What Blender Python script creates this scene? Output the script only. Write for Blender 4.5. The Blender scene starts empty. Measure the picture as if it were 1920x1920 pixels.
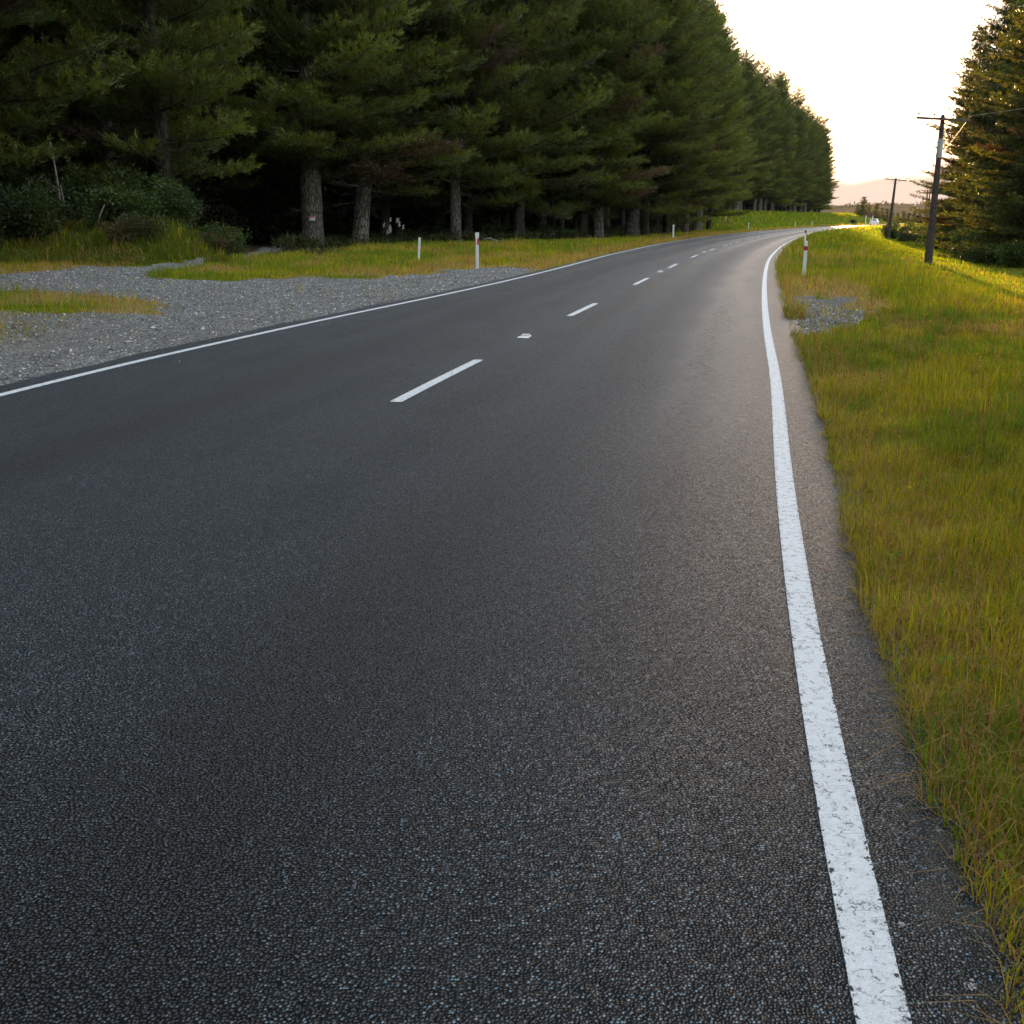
import bpy, math, random
import numpy as np
from mathutils import Vector, Matrix
R = math.radians
random.seed(7)
rng = np.random.default_rng(7)
S = bpy.context.scene
COL = S.collection

# ------------------------------------------------------------------ camera, sky, sun, exposure
EYE, FPX, PITCH = 1.646, 2000.0, math.atan((960 - 408.9) / 2000.0)
cam = bpy.data.objects.new('camera', bpy.data.cameras.new('camera'))
COL.objects.link(cam)
cam.location = (0, 0, EYE)
cam.rotation_euler = (math.pi / 2 - PITCH, 0, 0)
cam.data.sensor_width = 36
cam.data.lens = 36 * FPX / 1920
cam.data.clip_start, cam.data.clip_end = 0.05, 9000
S.camera = cam

SUN_AZ, SUN_EL = R(15.0), R(3.2)
SKY = 0.12
EXPO = 2.93
world = bpy.data.worlds.new('World')
S.world = world
world.use_nodes = True
wn, wl = world.node_tree.nodes, world.node_tree.links
wn.clear()
def WN(t, **k):
    n = wn.new(t)
    for a, b in k.items():
        setattr(n, a, b)
    return n
w_out = WN('ShaderNodeOutputWorld')
w_bg = WN('ShaderNodeBackground')
w_bg.inputs['Strength'].default_value = SKY
w_sky = WN('ShaderNodeTexSky', sky_type='NISHITA', sun_disc=False)
w_sky.sun_elevation, w_sky.sun_rotation = SUN_EL, SUN_AZ
w_sky.air_density, w_sky.dust_density, w_sky.ozone_density = 1.0, 2.2, 1.0
w_tc = WN('ShaderNodeTexCoord')
w_sep = WN('ShaderNodeSeparateXYZ')
wl.new(w_tc.outputs['Generated'], w_sep.inputs[0])
# thin overcast veil over the whole sky
w_veil = WN('ShaderNodeMix', data_type='RGBA')
w_veil.inputs['Factor'].default_value = 0.84
w_hs = WN('ShaderNodeHueSaturation')
w_hs.inputs['Saturation'].default_value = 0.9
wl.new(w_sky.outputs[0], w_hs.inputs['Color'])
wl.new(w_hs.outputs[0], w_veil.inputs['A'])
w_veil.inputs['B'].default_value = (1.84, 2.08, 2.38, 1)
# low cloud bank over the horizon
w_map = WN('ShaderNodeMapping')
w_map.inputs['Scale'].default_value = (6, 6, 20)
wl.new(w_tc.outputs['Generated'], w_map.inputs[0])
w_no = WN('ShaderNodeTexNoise')
w_no.inputs['Scale'].default_value = 1.6
w_no.inputs['Detail'].default_value = 5
wl.new(w_map.outputs[0], w_no.inputs['Vector'])
w_a = WN('ShaderNodeMath', operation='MULTIPLY_ADD')      # z + noise*k
wl.new(w_no.outputs['Fac'], w_a.inputs[0])
w_a.inputs[1].default_value = 0.06
wl.new(w_sep.outputs['Z'], w_a.inputs[2])
w_r = WN('ShaderNodeMapRange', interpolation_type='SMOOTHSTEP')
wl.new(w_a.outputs[0], w_r.inputs['Value'])
w_r.inputs['From Min'].default_value = 0.060
w_r.inputs['From Max'].default_value = 0.082
w_r.inputs['To Min'].default_value = 0.96
w_r.inputs['To Max'].default_value = 0.0
w_cl = WN('ShaderNodeMix', data_type='RGBA')
wl.new(w_r.outputs[0], w_cl.inputs['Factor'])
wl.new(w_veil.outputs['Result'], w_cl.inputs['A'])
w_cl.inputs['B'].default_value = (.66, .525, .505, 1)
wl.new(w_cl.outputs['Result'], w_bg.inputs['Color'])
wl.new(w_bg.outputs[0], w_out.inputs['Surface'])

sun = bpy.data.objects.new('sun', bpy.data.lights.new('sun', 'SUN'))
COL.objects.link(sun)
sun.data.energy = 4.6
sun.data.angle = R(1.5)
sun.data.color = (1.0, 0.62, 0.28)
sdir = Vector((math.sin(SUN_AZ) * math.cos(SUN_EL), math.cos(SUN_AZ) * math.cos(SUN_EL), math.sin(SUN_EL)))
sun.rotation_euler = sdir.to_track_quat('Z', 'Y').to_euler()
sun.location = sdir * 100
S.view_settings.view_transform = 'Standard'
S.view_settings.look = 'None'
S.view_settings.exposure = EXPO
S.view_settings.gamma = 1
S.cycles.max_bounces = 6
S.cycles.transparent_max_bounces = 4

# ------------------------------------------------------------------ helpers
def P(px, py, z=0.0):
    """Ground point (height z) seen at photo pixel px, py: used to survey plan positions."""
    u, v = (px - 960) / FPX, (py - 960) / FPX
    dw = math.sin(PITCH) + v * math.cos(PITCH)
    fw = math.cos(PITCH) - v * math.sin(PITCH)
    k = (EYE - z) / dw
    return (u * k, fw * k)

def _hash(ix, iy, s):
    n = (ix.astype(np.int64) * 374761393 + iy.astype(np.int64) * 668265263 + s * 1442695041) & 0x7fffffff
    n = ((n ^ (n >> 13)) * 1274126177) & 0x7fffffff
    return ((n ^ (n >> 16)) & 0xffff) / 65535.0
def vnoise(x, y, s=0):
    x = np.asarray(x, float); y = np.asarray(y, float)
    ix, iy = np.floor(x), np.floor(y)
    fx, fy = x - ix, y - iy
    fx, fy = fx * fx * (3 - 2 * fx), fy * fy * (3 - 2 * fy)
    a, b = _hash(ix, iy, s), _hash(ix + 1, iy, s)
    c, d = _hash(ix, iy + 1, s), _hash(ix + 1, iy + 1, s)
    return (a * (1 - fx) + b * fx) * (1 - fy) + (c * (1 - fx) + d * fx) * fy
def fbm(x, y, s=0, o=3):
    t, a, n = 0, 1, 0
    for i in range(o):
        t = t + a * vnoise(x * 2 ** i, y * 2 ** i, s + i * 17); n += a; a *= .5
    return t / n
def sstep(a, b, x):
    t = np.clip((x - a) / (b - a), 0, 1)
    return t * t * (3 - 2 * t)
def inpoly(x, y, poly):
    inside = np.zeros(np.shape(x), bool)
    n = len(poly)
    for i in range(n):
        x1, y1 = poly[i]; x2, y2 = poly[(i + 1) % n]
        if y1 == y2: continue
        c = ((y1 > y) != (y2 > y)) & (x < (x2 - x1) * (y - y1) / (y2 - y1) + x1)
        inside ^= c
    return inside

def np_mesh(name, V, F, mats, parent=None, col=None, smooth=False, midx=None, uv=None):
    """One mesh object from numpy arrays: V (n,3), F (m,k)."""
    V = np.asarray(V, np.float32); F = np.asarray(F, np.int32)
    me = bpy.data.meshes.new(name)
    m, k = F.shape
    me.vertices.add(len(V)); me.vertices.foreach_set('co', V.ravel())
    me.loops.add(m * k); me.loops.foreach_set('vertex_index', F.ravel())
    me.polygons.add(m)
    me.polygons.foreach_set('loop_start', np.arange(0, m * k, k, dtype=np.int32))
    if midx is not None: me.polygons.foreach_set('material_index', np.asarray(midx, np.int32))
    me.polygons.foreach_set('use_smooth', np.full(m, smooth, bool))
    for mt in (mats if isinstance(mats, (list, tuple)) else [mats]): me.materials.append(mt)
    if col is not None:
        a = me.color_attributes.new('Col', 'FLOAT_COLOR', 'POINT')
        c = np.ones((len(V), 4), np.float32); c[:, :col.shape[1]] = col
        a.data.foreach_set('color', c.ravel())
    if uv is not None:
        u = me.uv_layers.new(name='UVMap')
        u.data.foreach_set('uv', np.asarray(uv, np.float32)[F.ravel()].ravel())
    me.update(calc_edges=True)
    o = bpy.data.objects.new(name, me)
    COL.objects.link(o)
    if parent: o.parent = parent
    return o

class MB:
    """Collects boxes, tubes and prisms; build() links them as one mesh object."""
    def __init__(s): s.v, s.f, s.m = [], [], []
    def add(s, v, f, m=0):
        b = len(s.v); s.v += [tuple(p) for p in v]
        s.f += [tuple(i + b for i in q) for q in f]; s.m += [m] * len(f)
    def box(s, c, d, M=None, m=0, taper=1.0):
        x, y, z = (q / 2 for q in d)
        v = [Vector((sx * x * (taper if sz > 0 else 1), sy * y * (taper if sz > 0 else 1), sz * z)) for sz in (-1, 1) for sy in (-1, 1) for sx in (-1, 1)]
        if M is not None: v = [M @ p for p in v]
        v = [p + Vector(c) for p in v]
        s.add(v, [(0, 2, 3, 1), (4, 5, 7, 6), (0, 1, 5, 4), (2, 6, 7, 3), (0, 4, 6, 2), (1, 3, 7, 5)], m)
    def tube(s, pts, rad, n=8, m=0, cap=True, jit=None):
        pts = [Vector(p) for p in pts]; ring = []
        v, f = [], []
        for i, p in enumerate(pts):
            d = (pts[min(i + 1, len(pts) - 1)] - pts[max(i - 1, 0)]).normalized()
            a = d.orthogonal().normalized() if abs(d.z) < .9 else (Vector((1, 0, 0)) - d * d.x).normalized()
            b = d.cross(a)
            r = rad[i] if isinstance(rad, (list, tuple)) else rad
            for k in range(n):
                t = 2 * math.pi * k / n
                rr = r * (jit(i, k) if jit else 1)
                v.append(p + a * math.cos(t) * rr + b * math.sin(t) * rr)
        for i in range(len(pts) - 1):
            for k in range(n):
                f.append((i * n + k, i * n + (k + 1) % n, (i + 1) * n + (k + 1) % n, (i + 1) * n + k))
        if cap:
            f.append(tuple(range(n))[::-1]); f.append(tuple(range((len(pts) - 1) * n, len(pts) * n)))
        s.add(v, f, m)
    def build(s, name, mats, parent=None, smooth=False, bevel=0):
        me = bpy.data.meshes.new(name)
        me.from_pydata(s.v, [], s.f)
        for mt in (mats if isinstance(mats, (list, tuple)) else [mats]): me.materials.append(mt)
        me.polygons.foreach_set('material_index', s.m)
        me.polygons.foreach_set('use_smooth', [smooth] * len(s.f))
        me.update()
        o = bpy.data.objects.new(name, me); COL.objects.link(o)
        if parent: o.parent = parent
        if bevel:
            b = o.modifiers.new('bevel', 'BEVEL'); b.width = bevel; b.segments = 2; b.limit_method = 'ANGLE'
        return o

def tag(o, label=None, cat=None, group=None, kind=None):
    if label: o['label'] = label
    if cat: o['category'] = cat
    if group: o['group'] = group
    if kind: o['kind'] = kind
    return o
def empty(name, loc=(0, 0, 0), rz=0):
    o = bpy.data.objects.new(name, None); COL.objects.link(o)
    o.location = loc; o.rotation_euler = (0, 0, rz); o.empty_display_size = .2
    return o
def copy_tree(o, parent=None):
    kids = list(o.children)
    c = o.copy(); COL.objects.link(c); c.parent = parent
    for k in kids: copy_tree(k, c)
    return c

# ------------------------------------------------------------------ materials
def new_mat(name):
    m = bpy.data.materials.new(name); m.use_nodes = True
    nt = m.node_tree; nt.nodes.clear()
    return m, nt
class NT:
    def __init__(s, nt): s.nt = nt
    def n(s, t, ins=None, **k):
        q = s.nt.nodes.new(t)
        for a, b in k.items(): setattr(q, a, b)
        for a, b in (ins or {}).items(): s.set(q.inputs[a], b)
        return q
    def set(s, sock, val):
        if isinstance(val, bpy.types.NodeSocket): s.nt.links.new(val, sock)
        else: sock.default_value = val
    def math(s, op, a, b=0.0, c=0.0, clamp=False):
        q = s.nt.nodes.new('ShaderNodeMath'); q.operation = op; q.use_clamp = clamp
        s.set(q.inputs[0], a); s.set(q.inputs[1], b); s.set(q.inputs[2], c)
        return q.outputs[0]
    def rng(s, v, a, b, c=0.0, d=1.0, smooth=True):
        q = s.nt.nodes.new('ShaderNodeMapRange')
        q.interpolation_type = 'SMOOTHSTEP' if smooth else 'LINEAR'
        s.set(q.inputs['Value'], v)
        for nme, x in (('From Min', a), ('From Max', b), ('To Min', c), ('To Max', d)): s.set(q.inputs[nme], x)
        return q.outputs[0]
    def mix(s, f, a, b, mode='MIX'):
        q = s.nt.nodes.new('ShaderNodeMix'); q.data_type = 'RGBA'; q.blend_type = mode
        s.set(q.inputs['Factor'], f); s.set(q.inputs['A'], a); s.set(q.inputs['B'], b)
        return q.outputs['Result']
    def noise(s, vec, scale, detail=3, rough=.5, dim='3D'):
        q = s.nt.nodes.new('ShaderNodeTexNoise'); q.noise_dimensions = dim
        s.set(q.inputs['Vector'], vec)
        q.inputs['Scale'].default_value = scale; q.inputs['Detail'].default_value = detail; q.inputs['Roughness'].default_value = rough
        return q.outputs['Fac']
    def vor(s, vec, scale, feat='F1', dim='2D'):
        q = s.nt.nodes.new('ShaderNodeTexVoronoi'); q.voronoi_dimensions = dim; q.feature = feat
        s.set(q.inputs['Vector'], vec); q.inputs['Scale'].default_value = scale
        return q
    def scale(s, vec, sc):
        q = s.nt.nodes.new('ShaderNodeMapping'); s.set(q.inputs[0], vec); q.inputs['Scale'].default_value = sc
        return q.outputs[0]
    def bump(s, h, dist, strength=1.0, nrm=None):
        q = s.nt.nodes.new('ShaderNodeBump'); s.set(q.inputs['Height'], h)
        q.inputs['Distance'].default_value = dist; q.inputs['Strength'].default_value = strength
        if nrm: s.set(q.inputs['Normal'], nrm)
        return q.outputs[0]
    def out(s, sh):
        o = s.nt.nodes.new('ShaderNodeOutputMaterial'); s.nt.links.new(sh, o.inputs['Surface'])
    def pbr(s, base, rough=.7, spec=.5, nrm=None, metal=0.0):
        q = s.nt.nodes.new('ShaderNodeBsdfPrincipled')
        s.set(q.inputs['Base Color'], base); s.set(q.inputs['Roughness'], rough)
        s.set(q.inputs['Specular IOR Level'], spec); s.set(q.inputs['Metallic'], metal)
        if nrm: s.set(q.inputs['Normal'], nrm)
        return q.outputs[0]
    def obj(s):
        return s.nt.nodes.new('ShaderNodeTexCoord').outputs['Object']
    def uv(s):
        return s.nt.nodes.new('ShaderNodeTexCoord').outputs['UV']

def c4(r, g, b): return (r, g, b, 1)

def mat_simple(name, col, rough=.6, spec=.4, var=.25, scale=8, bump=0.0, metal=0.0):
    m, nt = new_mat(name); t = NT(nt)
    co = t.obj()
    n = t.noise(co, scale, 4, .6)
    k = t.rng(n, .3, .7, 1 - var, 1 + var, False)
    base = t.mix(1.0, c4(*col), k, 'MULTIPLY')
    nr = t.bump(n, bump) if bump else None
    t.out(t.pbr(base, rough, spec, nr, metal))
    return m

def asphalt_nodes(t):
    """chip seal: colour, roughness, normal as sockets; shared by the road and by the worn spots of the paint."""
    co = t.obj()
    u = t.n('ShaderNodeSeparateXYZ', {0: t.uv()})
    lat, lon = u.outputs['X'], u.outputs['Y']
    wob = t.math('MULTIPLY_ADD', t.noise(t.scale(co, (.25, .25, 1)), 1.0, 3), .7, -.35)
    la = t.math('ADD', lat, wob)
    va = t.vor(co, 106)
    vb = t.vor(co, 44)
    d = va.outputs['Distance']
    cs = t.n('ShaderNodeSeparateColor', {0: va.outputs['Color']})
    # lane-centre bands, richer in binder, and polished wheel tracks
    def band(c, w): return t.rng(t.math('ABSOLUTE', t.math('SUBTRACT', la, c)), 0.0, w, 1.0, 0.0)
    dark = t.math('MAXIMUM', band(1.75, .85), band(5.15, .85))
    pol = t.math('MAXIMUM', t.math('MAXIMUM', band(.72, .5), band(2.75, .5)), t.math('MAXIMUM', band(4.2, .5), band(6.15, .5)))
    big = t.noise(co, .55, 4, .6)
    stone = t.math('MULTIPLY_ADD', t.math('POWER', cs.outputs[0], 3.2), .135, .017)
    rare = t.math('GREATER_THAN', cs.outputs[1], .90)
    stone = t.math('MULTIPLY_ADD', rare, .22, stone)
    tint = t.mix(cs.outputs[2], c4(.48, .93, 1.16), c4(.78, .90, 1.08))
    sc = t.mix(1.0, tint, stone, 'MULTIPLY')
    gap = t.rng(d, .26, .46, 0, 1)
    colr = t.mix(gap, sc, c4(.0035, .0045, .0055))  # near-black binder; shade between the chips is darkened into the colour
    k = t.math('MULTIPLY', t.rng(big, .3, .7, .82, 1.18, False), t.rng(dark, 0, 1, 1.10, .44, False))
    k = t.math('MULTIPLY', k, t.rng(pol, 0, 1, 1.0, 1.22, False))
    colr = t.mix(1.0, colr, k, 'MULTIPLY')
    # dust along the right shoulder
    dn = t.noise(t.scale(co, (1, .6, 1)), 7, 5, .65)
    dust = t.math('MULTIPLY', t.rng(lat, -.06, -.36, 0, 1), t.rng(dn, .42, .66, 0, .8))
    colr = t.mix(dust, colr, c4(.085, .072, .058))
    # sheen painted as paler colour in the outer wheel track; flecks also glossier
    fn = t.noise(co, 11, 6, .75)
    sheen_fleck = t.math('MULTIPLY', t.rng(t.math('ABSOLUTE', t.math('SUBTRACT', lat, .62)), .1, .55, 1, 0),
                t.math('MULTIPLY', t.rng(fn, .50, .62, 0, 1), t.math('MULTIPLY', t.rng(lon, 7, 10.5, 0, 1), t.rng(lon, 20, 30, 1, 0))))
    sheen_streak = t.math('MULTIPLY', t.rng(t.math('ABSOLUTE', t.math('SUBTRACT', la, .66)), .05, .62, 1, 0), t.math('MULTIPLY', t.rng(lon, 6, 11, 0, 1), t.rng(lon, 26, 44, 1, 0)))
    colr = t.mix(t.math('MULTIPLY', sheen_streak, .38), colr, c4(.146, .148, .152))  # broad streak of sheen put into the colour
    colr = t.mix(t.math('MULTIPLY', sheen_fleck, .55), colr, c4(.36, .34, .335))
    rough = t.math('SUBTRACT', .38, t.math('MULTIPLY', pol, .10))
    rough = t.math('SUBTRACT', rough, t.math('MULTIPLY', sheen_fleck, .24))
    rough = t.math('ADD', rough, t.math('MULTIPLY', dark, .08))
    h = t.math('SUBTRACT', 1.0, t.rng(d, .05, .6, 0, 1))
    h = t.math('ADD', h, t.math('MULTIPLY', cs.outputs[0], .45))
    return colr, rough, h, co, lat, lon, sheen_fleck, gap, va.outputs['Color']
def road_bsdf(t, c, r, h, gap, cell):
    # every chip is a stone facet with its own small tilt; binder between the chips kept matt, as if shaded
    geo = t.nt.nodes.new('ShaderNodeNewGeometry').outputs['Normal']
    q = t.n('ShaderNodeVectorMath', {0: cell, 1: (.5, .5, .5)}, operation='SUBTRACT')
    q2 = t.n('ShaderNodeVectorMath', {0: q.outputs[0], 1: (.72, .72, 0)}, operation='MULTIPLY')
    q3 = t.n('ShaderNodeVectorMath', {0: q2.outputs[0], 1: t.bump(h, .0055, 1.0)}, operation='ADD')
    q4 = t.n('ShaderNodeVectorMath', {0: q3.outputs[0]}, operation='NORMALIZE')
    return t.pbr(c, r, t.rng(gap, 0, 1, .85, .12), q4.outputs[0])

def mat_asphalt():
    m, nt = new_mat('chip_seal'); t = NT(nt)
    c, r, h, co, lat, lon, sheen_fleck, gap, cell = asphalt_nodes(t)
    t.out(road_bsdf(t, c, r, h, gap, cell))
    return m
def mat_paint(halfw, wear=.5):
    m, nt = new_mat('road_paint'); t = NT(nt)
    c, r, h, co, lat, lon, sheen_fleck, gap, cell = asphalt_nodes(t)
    u = t.n('ShaderNodeSeparateXYZ', {0: t.uv()})
    across = u.outputs['Z'] if False else t.n('ShaderNodeAttribute', attribute_name='across').outputs['Fac']
    edge = t.math('ABSOLUTE', across)
    n1 = t.noise(co, 46, 4, .7)
    n2 = t.noise(co, 9, 3, .6)
    worn = t.math('ADD', t.math('MULTIPLY', t.rng(edge, .55, 1.0, 0, 1), .12), t.math('MULTIPLY', t.rng(n2, .35, .7, 0, 1), .09 * wear))
    w = t.rng(t.math('ADD', n1, worn), .70, .74, 0, 1)
    # crackle across the film
    cr = t.vor(t.scale(co, (.75, 2.4, 1)), 16, 'DISTANCE_TO_EDGE')
    crk = t.math('MULTIPLY', t.rng(cr.outputs['Distance'], .015, .05, 1, 0), t.rng(t.noise(co, 14, 4, .7), .52, .62, 0, .85))
    w = t.math('MAXIMUM', w, t.math('MULTIPLY', crk, .8))
    w = t.math('MAXIMUM', w, t.math('MULTIPLY', gap, t.rng(t.noise(co, 22, 5, .7), .50, .66, 0, .8)))
    w = t.math('MAXIMUM', w, t.math('MULTIPLY', t.rng(t.noise(co, 160, 3, .7), .60, .68, 0, .7), t.rng(edge, .2, .9, .35, 1)))
    w = t.math('MAXIMUM', w, t.math('GREATER_THAN', edge, t.math('MULTIPLY_ADD', n1, .22, .86)))
    pc = t.mix(t.noise(co, 30, 4, .6), c4(.50, .51, .52), c4(.74, .74, .73))
    col = t.mix(w, pc, c)
    t.out(t.pbr(col, t.rng(w, 0, 1, .55, .6), .4, t.bump(t.math('MULTIPLY', h, t.rng(w, 0, 1, .45, 1)), .004, .8)))
    return m

def leaf_mat(name, trans=.45, rough=.6, spec=.25, gain=1.0, tcol=(1.25, 1.0, .45)):
    m, nt = new_mat(name); t = NT(nt)
    a = t.n('ShaderNodeAttribute', attribute_name='Col').outputs['Color']
    inf = t.n('ShaderNodeObjectInfo').outputs['Random']
    k = t.rng(inf, 0, 1, .82 * gain, 1.18 * gain, False)
    base = t.mix(1.0, a, k, 'MULTIPLY')
    tc = t.mix(1.0, base, c4(*tcol), 'MULTIPLY')
    tr = t.n('ShaderNodeBsdfTranslucent', {'Color': tc})
    ms = t.n('ShaderNodeMixShader', {0: trans})
    nt.links.new(t.pbr(base, rough, spec), ms.inputs[1]); nt.links.new(tr.outputs[0], ms.inputs[2])
    t.out(ms.outputs[0])
    return m

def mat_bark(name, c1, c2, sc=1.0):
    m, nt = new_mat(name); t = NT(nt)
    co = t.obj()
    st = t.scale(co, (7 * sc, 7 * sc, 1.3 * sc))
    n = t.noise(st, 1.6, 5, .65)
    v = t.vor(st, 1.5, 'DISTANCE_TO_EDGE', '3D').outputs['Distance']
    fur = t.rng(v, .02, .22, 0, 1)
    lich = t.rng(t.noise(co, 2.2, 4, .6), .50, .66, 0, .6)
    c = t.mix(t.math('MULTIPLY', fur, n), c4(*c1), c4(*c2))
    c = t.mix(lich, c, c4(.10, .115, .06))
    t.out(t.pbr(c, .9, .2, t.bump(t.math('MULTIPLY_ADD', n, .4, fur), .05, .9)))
    return m

def mat_ground():
    m, nt = new_mat('ground'); t = NT(nt)
    co = t.obj()
    a = t.n('ShaderNodeAttribute', attribute_name='Col')
    s = t.n('ShaderNodeSeparateColor', {0: a.outputs['Color']})
    grav, dry, forest = s.outputs[0], s.outputs[1], s.outputs[2]
    n1 = t.noise(co, 1.3, 5, .6); n2 = t.noise(co, 11, 5, .7); n3 = t.noise(co, .16, 3, .5)
    turf = t.mix(t.rng(n1, .35, .65), c4(.060, .075, .008), c4(.150, .140, .012))
    turf = t.mix(t.rng(n3, .4, .65, 0, .6), turf, c4(.085, .125, .010))
    straw = t.mix(t.rng(n2, .3, .7), c4(.17, .105, .045), c4(.34, .22, .10))
    tf = t.mix(t.math('MULTIPLY', dry, t.rng(n2, .2, .6, .4, 1)), turf, straw)
    tf = t.mix(t.rng(n2, .55, .75, 0, .5), tf, c4(.035, .04, .010))
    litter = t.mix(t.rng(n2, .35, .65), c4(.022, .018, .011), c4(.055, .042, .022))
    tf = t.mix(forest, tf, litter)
    vs = t.vor(co, 27); vf = t.vor(co, 38)
    vc = t.n('ShaderNodeSeparateColor', {0: vs.outputs['Color']})
    st = t.rng(vc.outputs[0], 0, 1, .12, .42, False)
    st = t.math('MULTIPLY', st, t.rng(vs.outputs['Distance'], .2, .62, 1.0, .35))
    st = t.math('MULTIPLY', st, t.rng(n1, .3, .7, .72, 1.15, False))
    gc = t.mix(1.0, t.mix(vc.outputs[1], c4(.92, 1.0, .99), c4(1.10, .99, .88)), st, 'MULTIPLY')
    gc = t.mix(t.rng(n2, .45, .68, 0, .6), gc, c4(.13, .118, .10))
    gc = t.mix(t.rng(n3, .45, .65, 0, .5), gc, c4(.16, .145, .12))
    gsel = t.rng(t.math('ADD', grav, t.math('MULTIPLY_ADD', n2, .5, -.25)), .42, .58)
    base = t.mix(gsel, tf, gc)
    h = t.mix(gsel, n2, t.math('SUBTRACT', 1.0, vs.outputs['Distance']))
    t.out(t.pbr(base, 1.0, .0, t.bump(h, .03, .8)))
    return m

M = dict(
    road=mat_asphalt(), line=mat_paint(.055, 1.0), dash=mat_paint(.06, .2), ground=mat_ground(),
    needle=leaf_mat('pine_needles', .38, .5, .35, .86, (1.75, 1.08, .28)),
    fir=leaf_mat('fir_needles', .36, .5, .3, .62, (1.35, .85, .20)),
    leaf=leaf_mat('shrub_leaves', .40, .5, .35),
    blade=leaf_mat('grass_blades', .52, .6, .2, 1.0, (1.25, 1.02, .5)),
    bark=mat_bark('pine_bark', (.06, .05, .04), (.42, .36, .28)),
    darkbark=mat_bark('shaded_pine_bark', (.03, .024, .018), (.15, .12, .09)),  # same pine bark, with the forest's shade put into its colour
    firbark=mat_bark('fir_bark', (.02, .017, .014), (.09, .075, .06)),
    deadwood=mat_simple('dead_wood', (.20, .17, .14), .9, .1, .4, 6),
    polewood=mat_simple('pole_timber', (.060, .048, .042), .85, .2, .35, 5, .01),
    sleeve=mat_simple('galvanised_sleeve', (.36, .37, .38), .5, .4, .15, 6, 0, .3),
    armwood=mat_simple('arm_timber', (.11, .085, .07), .85, .2, .3, 5),
    insul=mat_simple('insulator_glaze', (.12, .06, .04), .25, .5, .1, 4),
    wire=mat_simple('weathered_wire', (.30, .27, .22), .6, .4, .1, 4),
    white=mat_simple('white_plastic', (.80, .80, .77), .45, .4, .06, 5),
    red=mat_simple('red_reflector', (.42, .012, .018), .35, .5, .1, 20),
    black=mat_simple('black_band', (.02, .018, .018), .5, .4, .1, 10),
    studw=mat_simple('stud_ceramic', (.62, .62, .60), .35, .5, .08, 30),
    studl=mat_simple('stud_lens', (.34, .30, .27), .2, .6, .1, 30),
    carw=mat_simple('white_car_paint', (.78, .77, .75), .25, .5, .03, 3),
    glass=mat_simple('dark_car_glass', (.03, .03, .035), .1, .6, .05, 3),
    tyre=mat_simple('tyre_rubber', (.02, .02, .02), .8, .2, .1, 9),
    tail=mat_simple('tail_lamp_red', (.55, .02, .02), .3, .5, .05, 9),
    brown=mat_simple('brown_board', (.11, .045, .030), .6, .3, .2, 3),
    flower=mat_simple('white_petals', (.80, .80, .70), .6, .2, .05, 9),
    signw=mat_simple('sign_white', (.80, .79, .76), .5, .3, .04, 9),
    signr=mat_simple('sign_red', (.55, .06, .05), .5, .3, .06, 9),
)

# ------------------------------------------------------------------ road alignment (metres; camera stands at the origin)
RX = np.array([[-40, -5.6], [-15, -1.45], [-5, -.18], [0, .47], [1.89, .78], [3.12, 1.0], [4.89, 1.37], [6.76, 1.77], [8.63, 2.20], [11.01, 2.74], [15.07, 3.60], [19.95, 4.66],
               [27.41, 6.35], [44.32, 10.38], [67.53, 16.55], [85, 21.6], [103.42, 27.3], [126, 34.7], [149.6, 42.8], [185, 56.5], [206.68, 66.0], [260, 90.5], [330, 123], [420, 166]])
def _pchip(xs, ys):
    h = np.diff(xs); dl = np.diff(ys) / h
    m = np.zeros(len(xs)); m[0], m[-1] = dl[0], dl[-1]
    m[1:-1] = (dl[:-1] * h[1:] + dl[1:] * h[:-1]) / (h[1:] + h[:-1])
    def f(x):
        x = np.asarray(x, float)
        i = np.clip(np.searchsorted(xs, x) - 1, 0, len(h) - 1)
        t = (x - xs[i]) / h[i]; out = (t < 0) | (t > 1)
        v = ((1 + 2 * t) * (1 - t) ** 2) * ys[i] + t * (1 - t) ** 2 * h[i] * m[i] + t * t * (3 - 2 * t) * ys[i + 1] + t * t * (t - 1) * h[i] * m[i + 1]
        lin = np.where(t < 0, ys[i] + (x - xs[i]) * m[i], ys[i + 1] + (x - xs[i + 1]) * m[i + 1])
        return np.where(out, lin, v)
    return f
_xr0 = _pchip(RX[:, 0], RX[:, 1])
def smooth_curve(f, lo=-60, hi=460, sig=3.0):
    ys = np.linspace(lo, hi, 2081); v = f(ys)
    for s, y0 in ((1.2, -50), (4.0, 12), (8.0, 45)):
        k = int(4 * s / .25); w = np.exp(-.5 * (np.arange(-k, k + 1) * .25 / s) ** 2); w /= w.sum()
        pad = np.r_[v[0] + (v[1] - v[0]) * np.arange(-k, 0), v, v[-1] + (v[-1] - v[-2]) * np.arange(1, k + 1)]
        sm = np.convolve(pad, w, 'valid')
        b = sstep(y0, y0 + 15, ys); v = v * (1 - b) + sm * b
    return lambda y: np.interp(y, ys, v)
XR = smooth_curve(_xr0)
LX = np.array([[-40, -13.3], [-15, -8.9], [0, -6.45], [10.12, -4.95], [12.37, -4.55], [14.74, -4.0], [18.79, -3.02], [25.01, -1.25], [34.24, .95], [53.13, 5.0], [83.68, 12.75], [113.44, 21.7],
               [146.52, 33.2], [175, 44], [206.68, 57.0], [234, 69.0], [278.44, 89.4], [330, 113.5], [420, 156]])
XL = smooth_curve(_pchip(LX[:, 0], LX[:, 1]))
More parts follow.
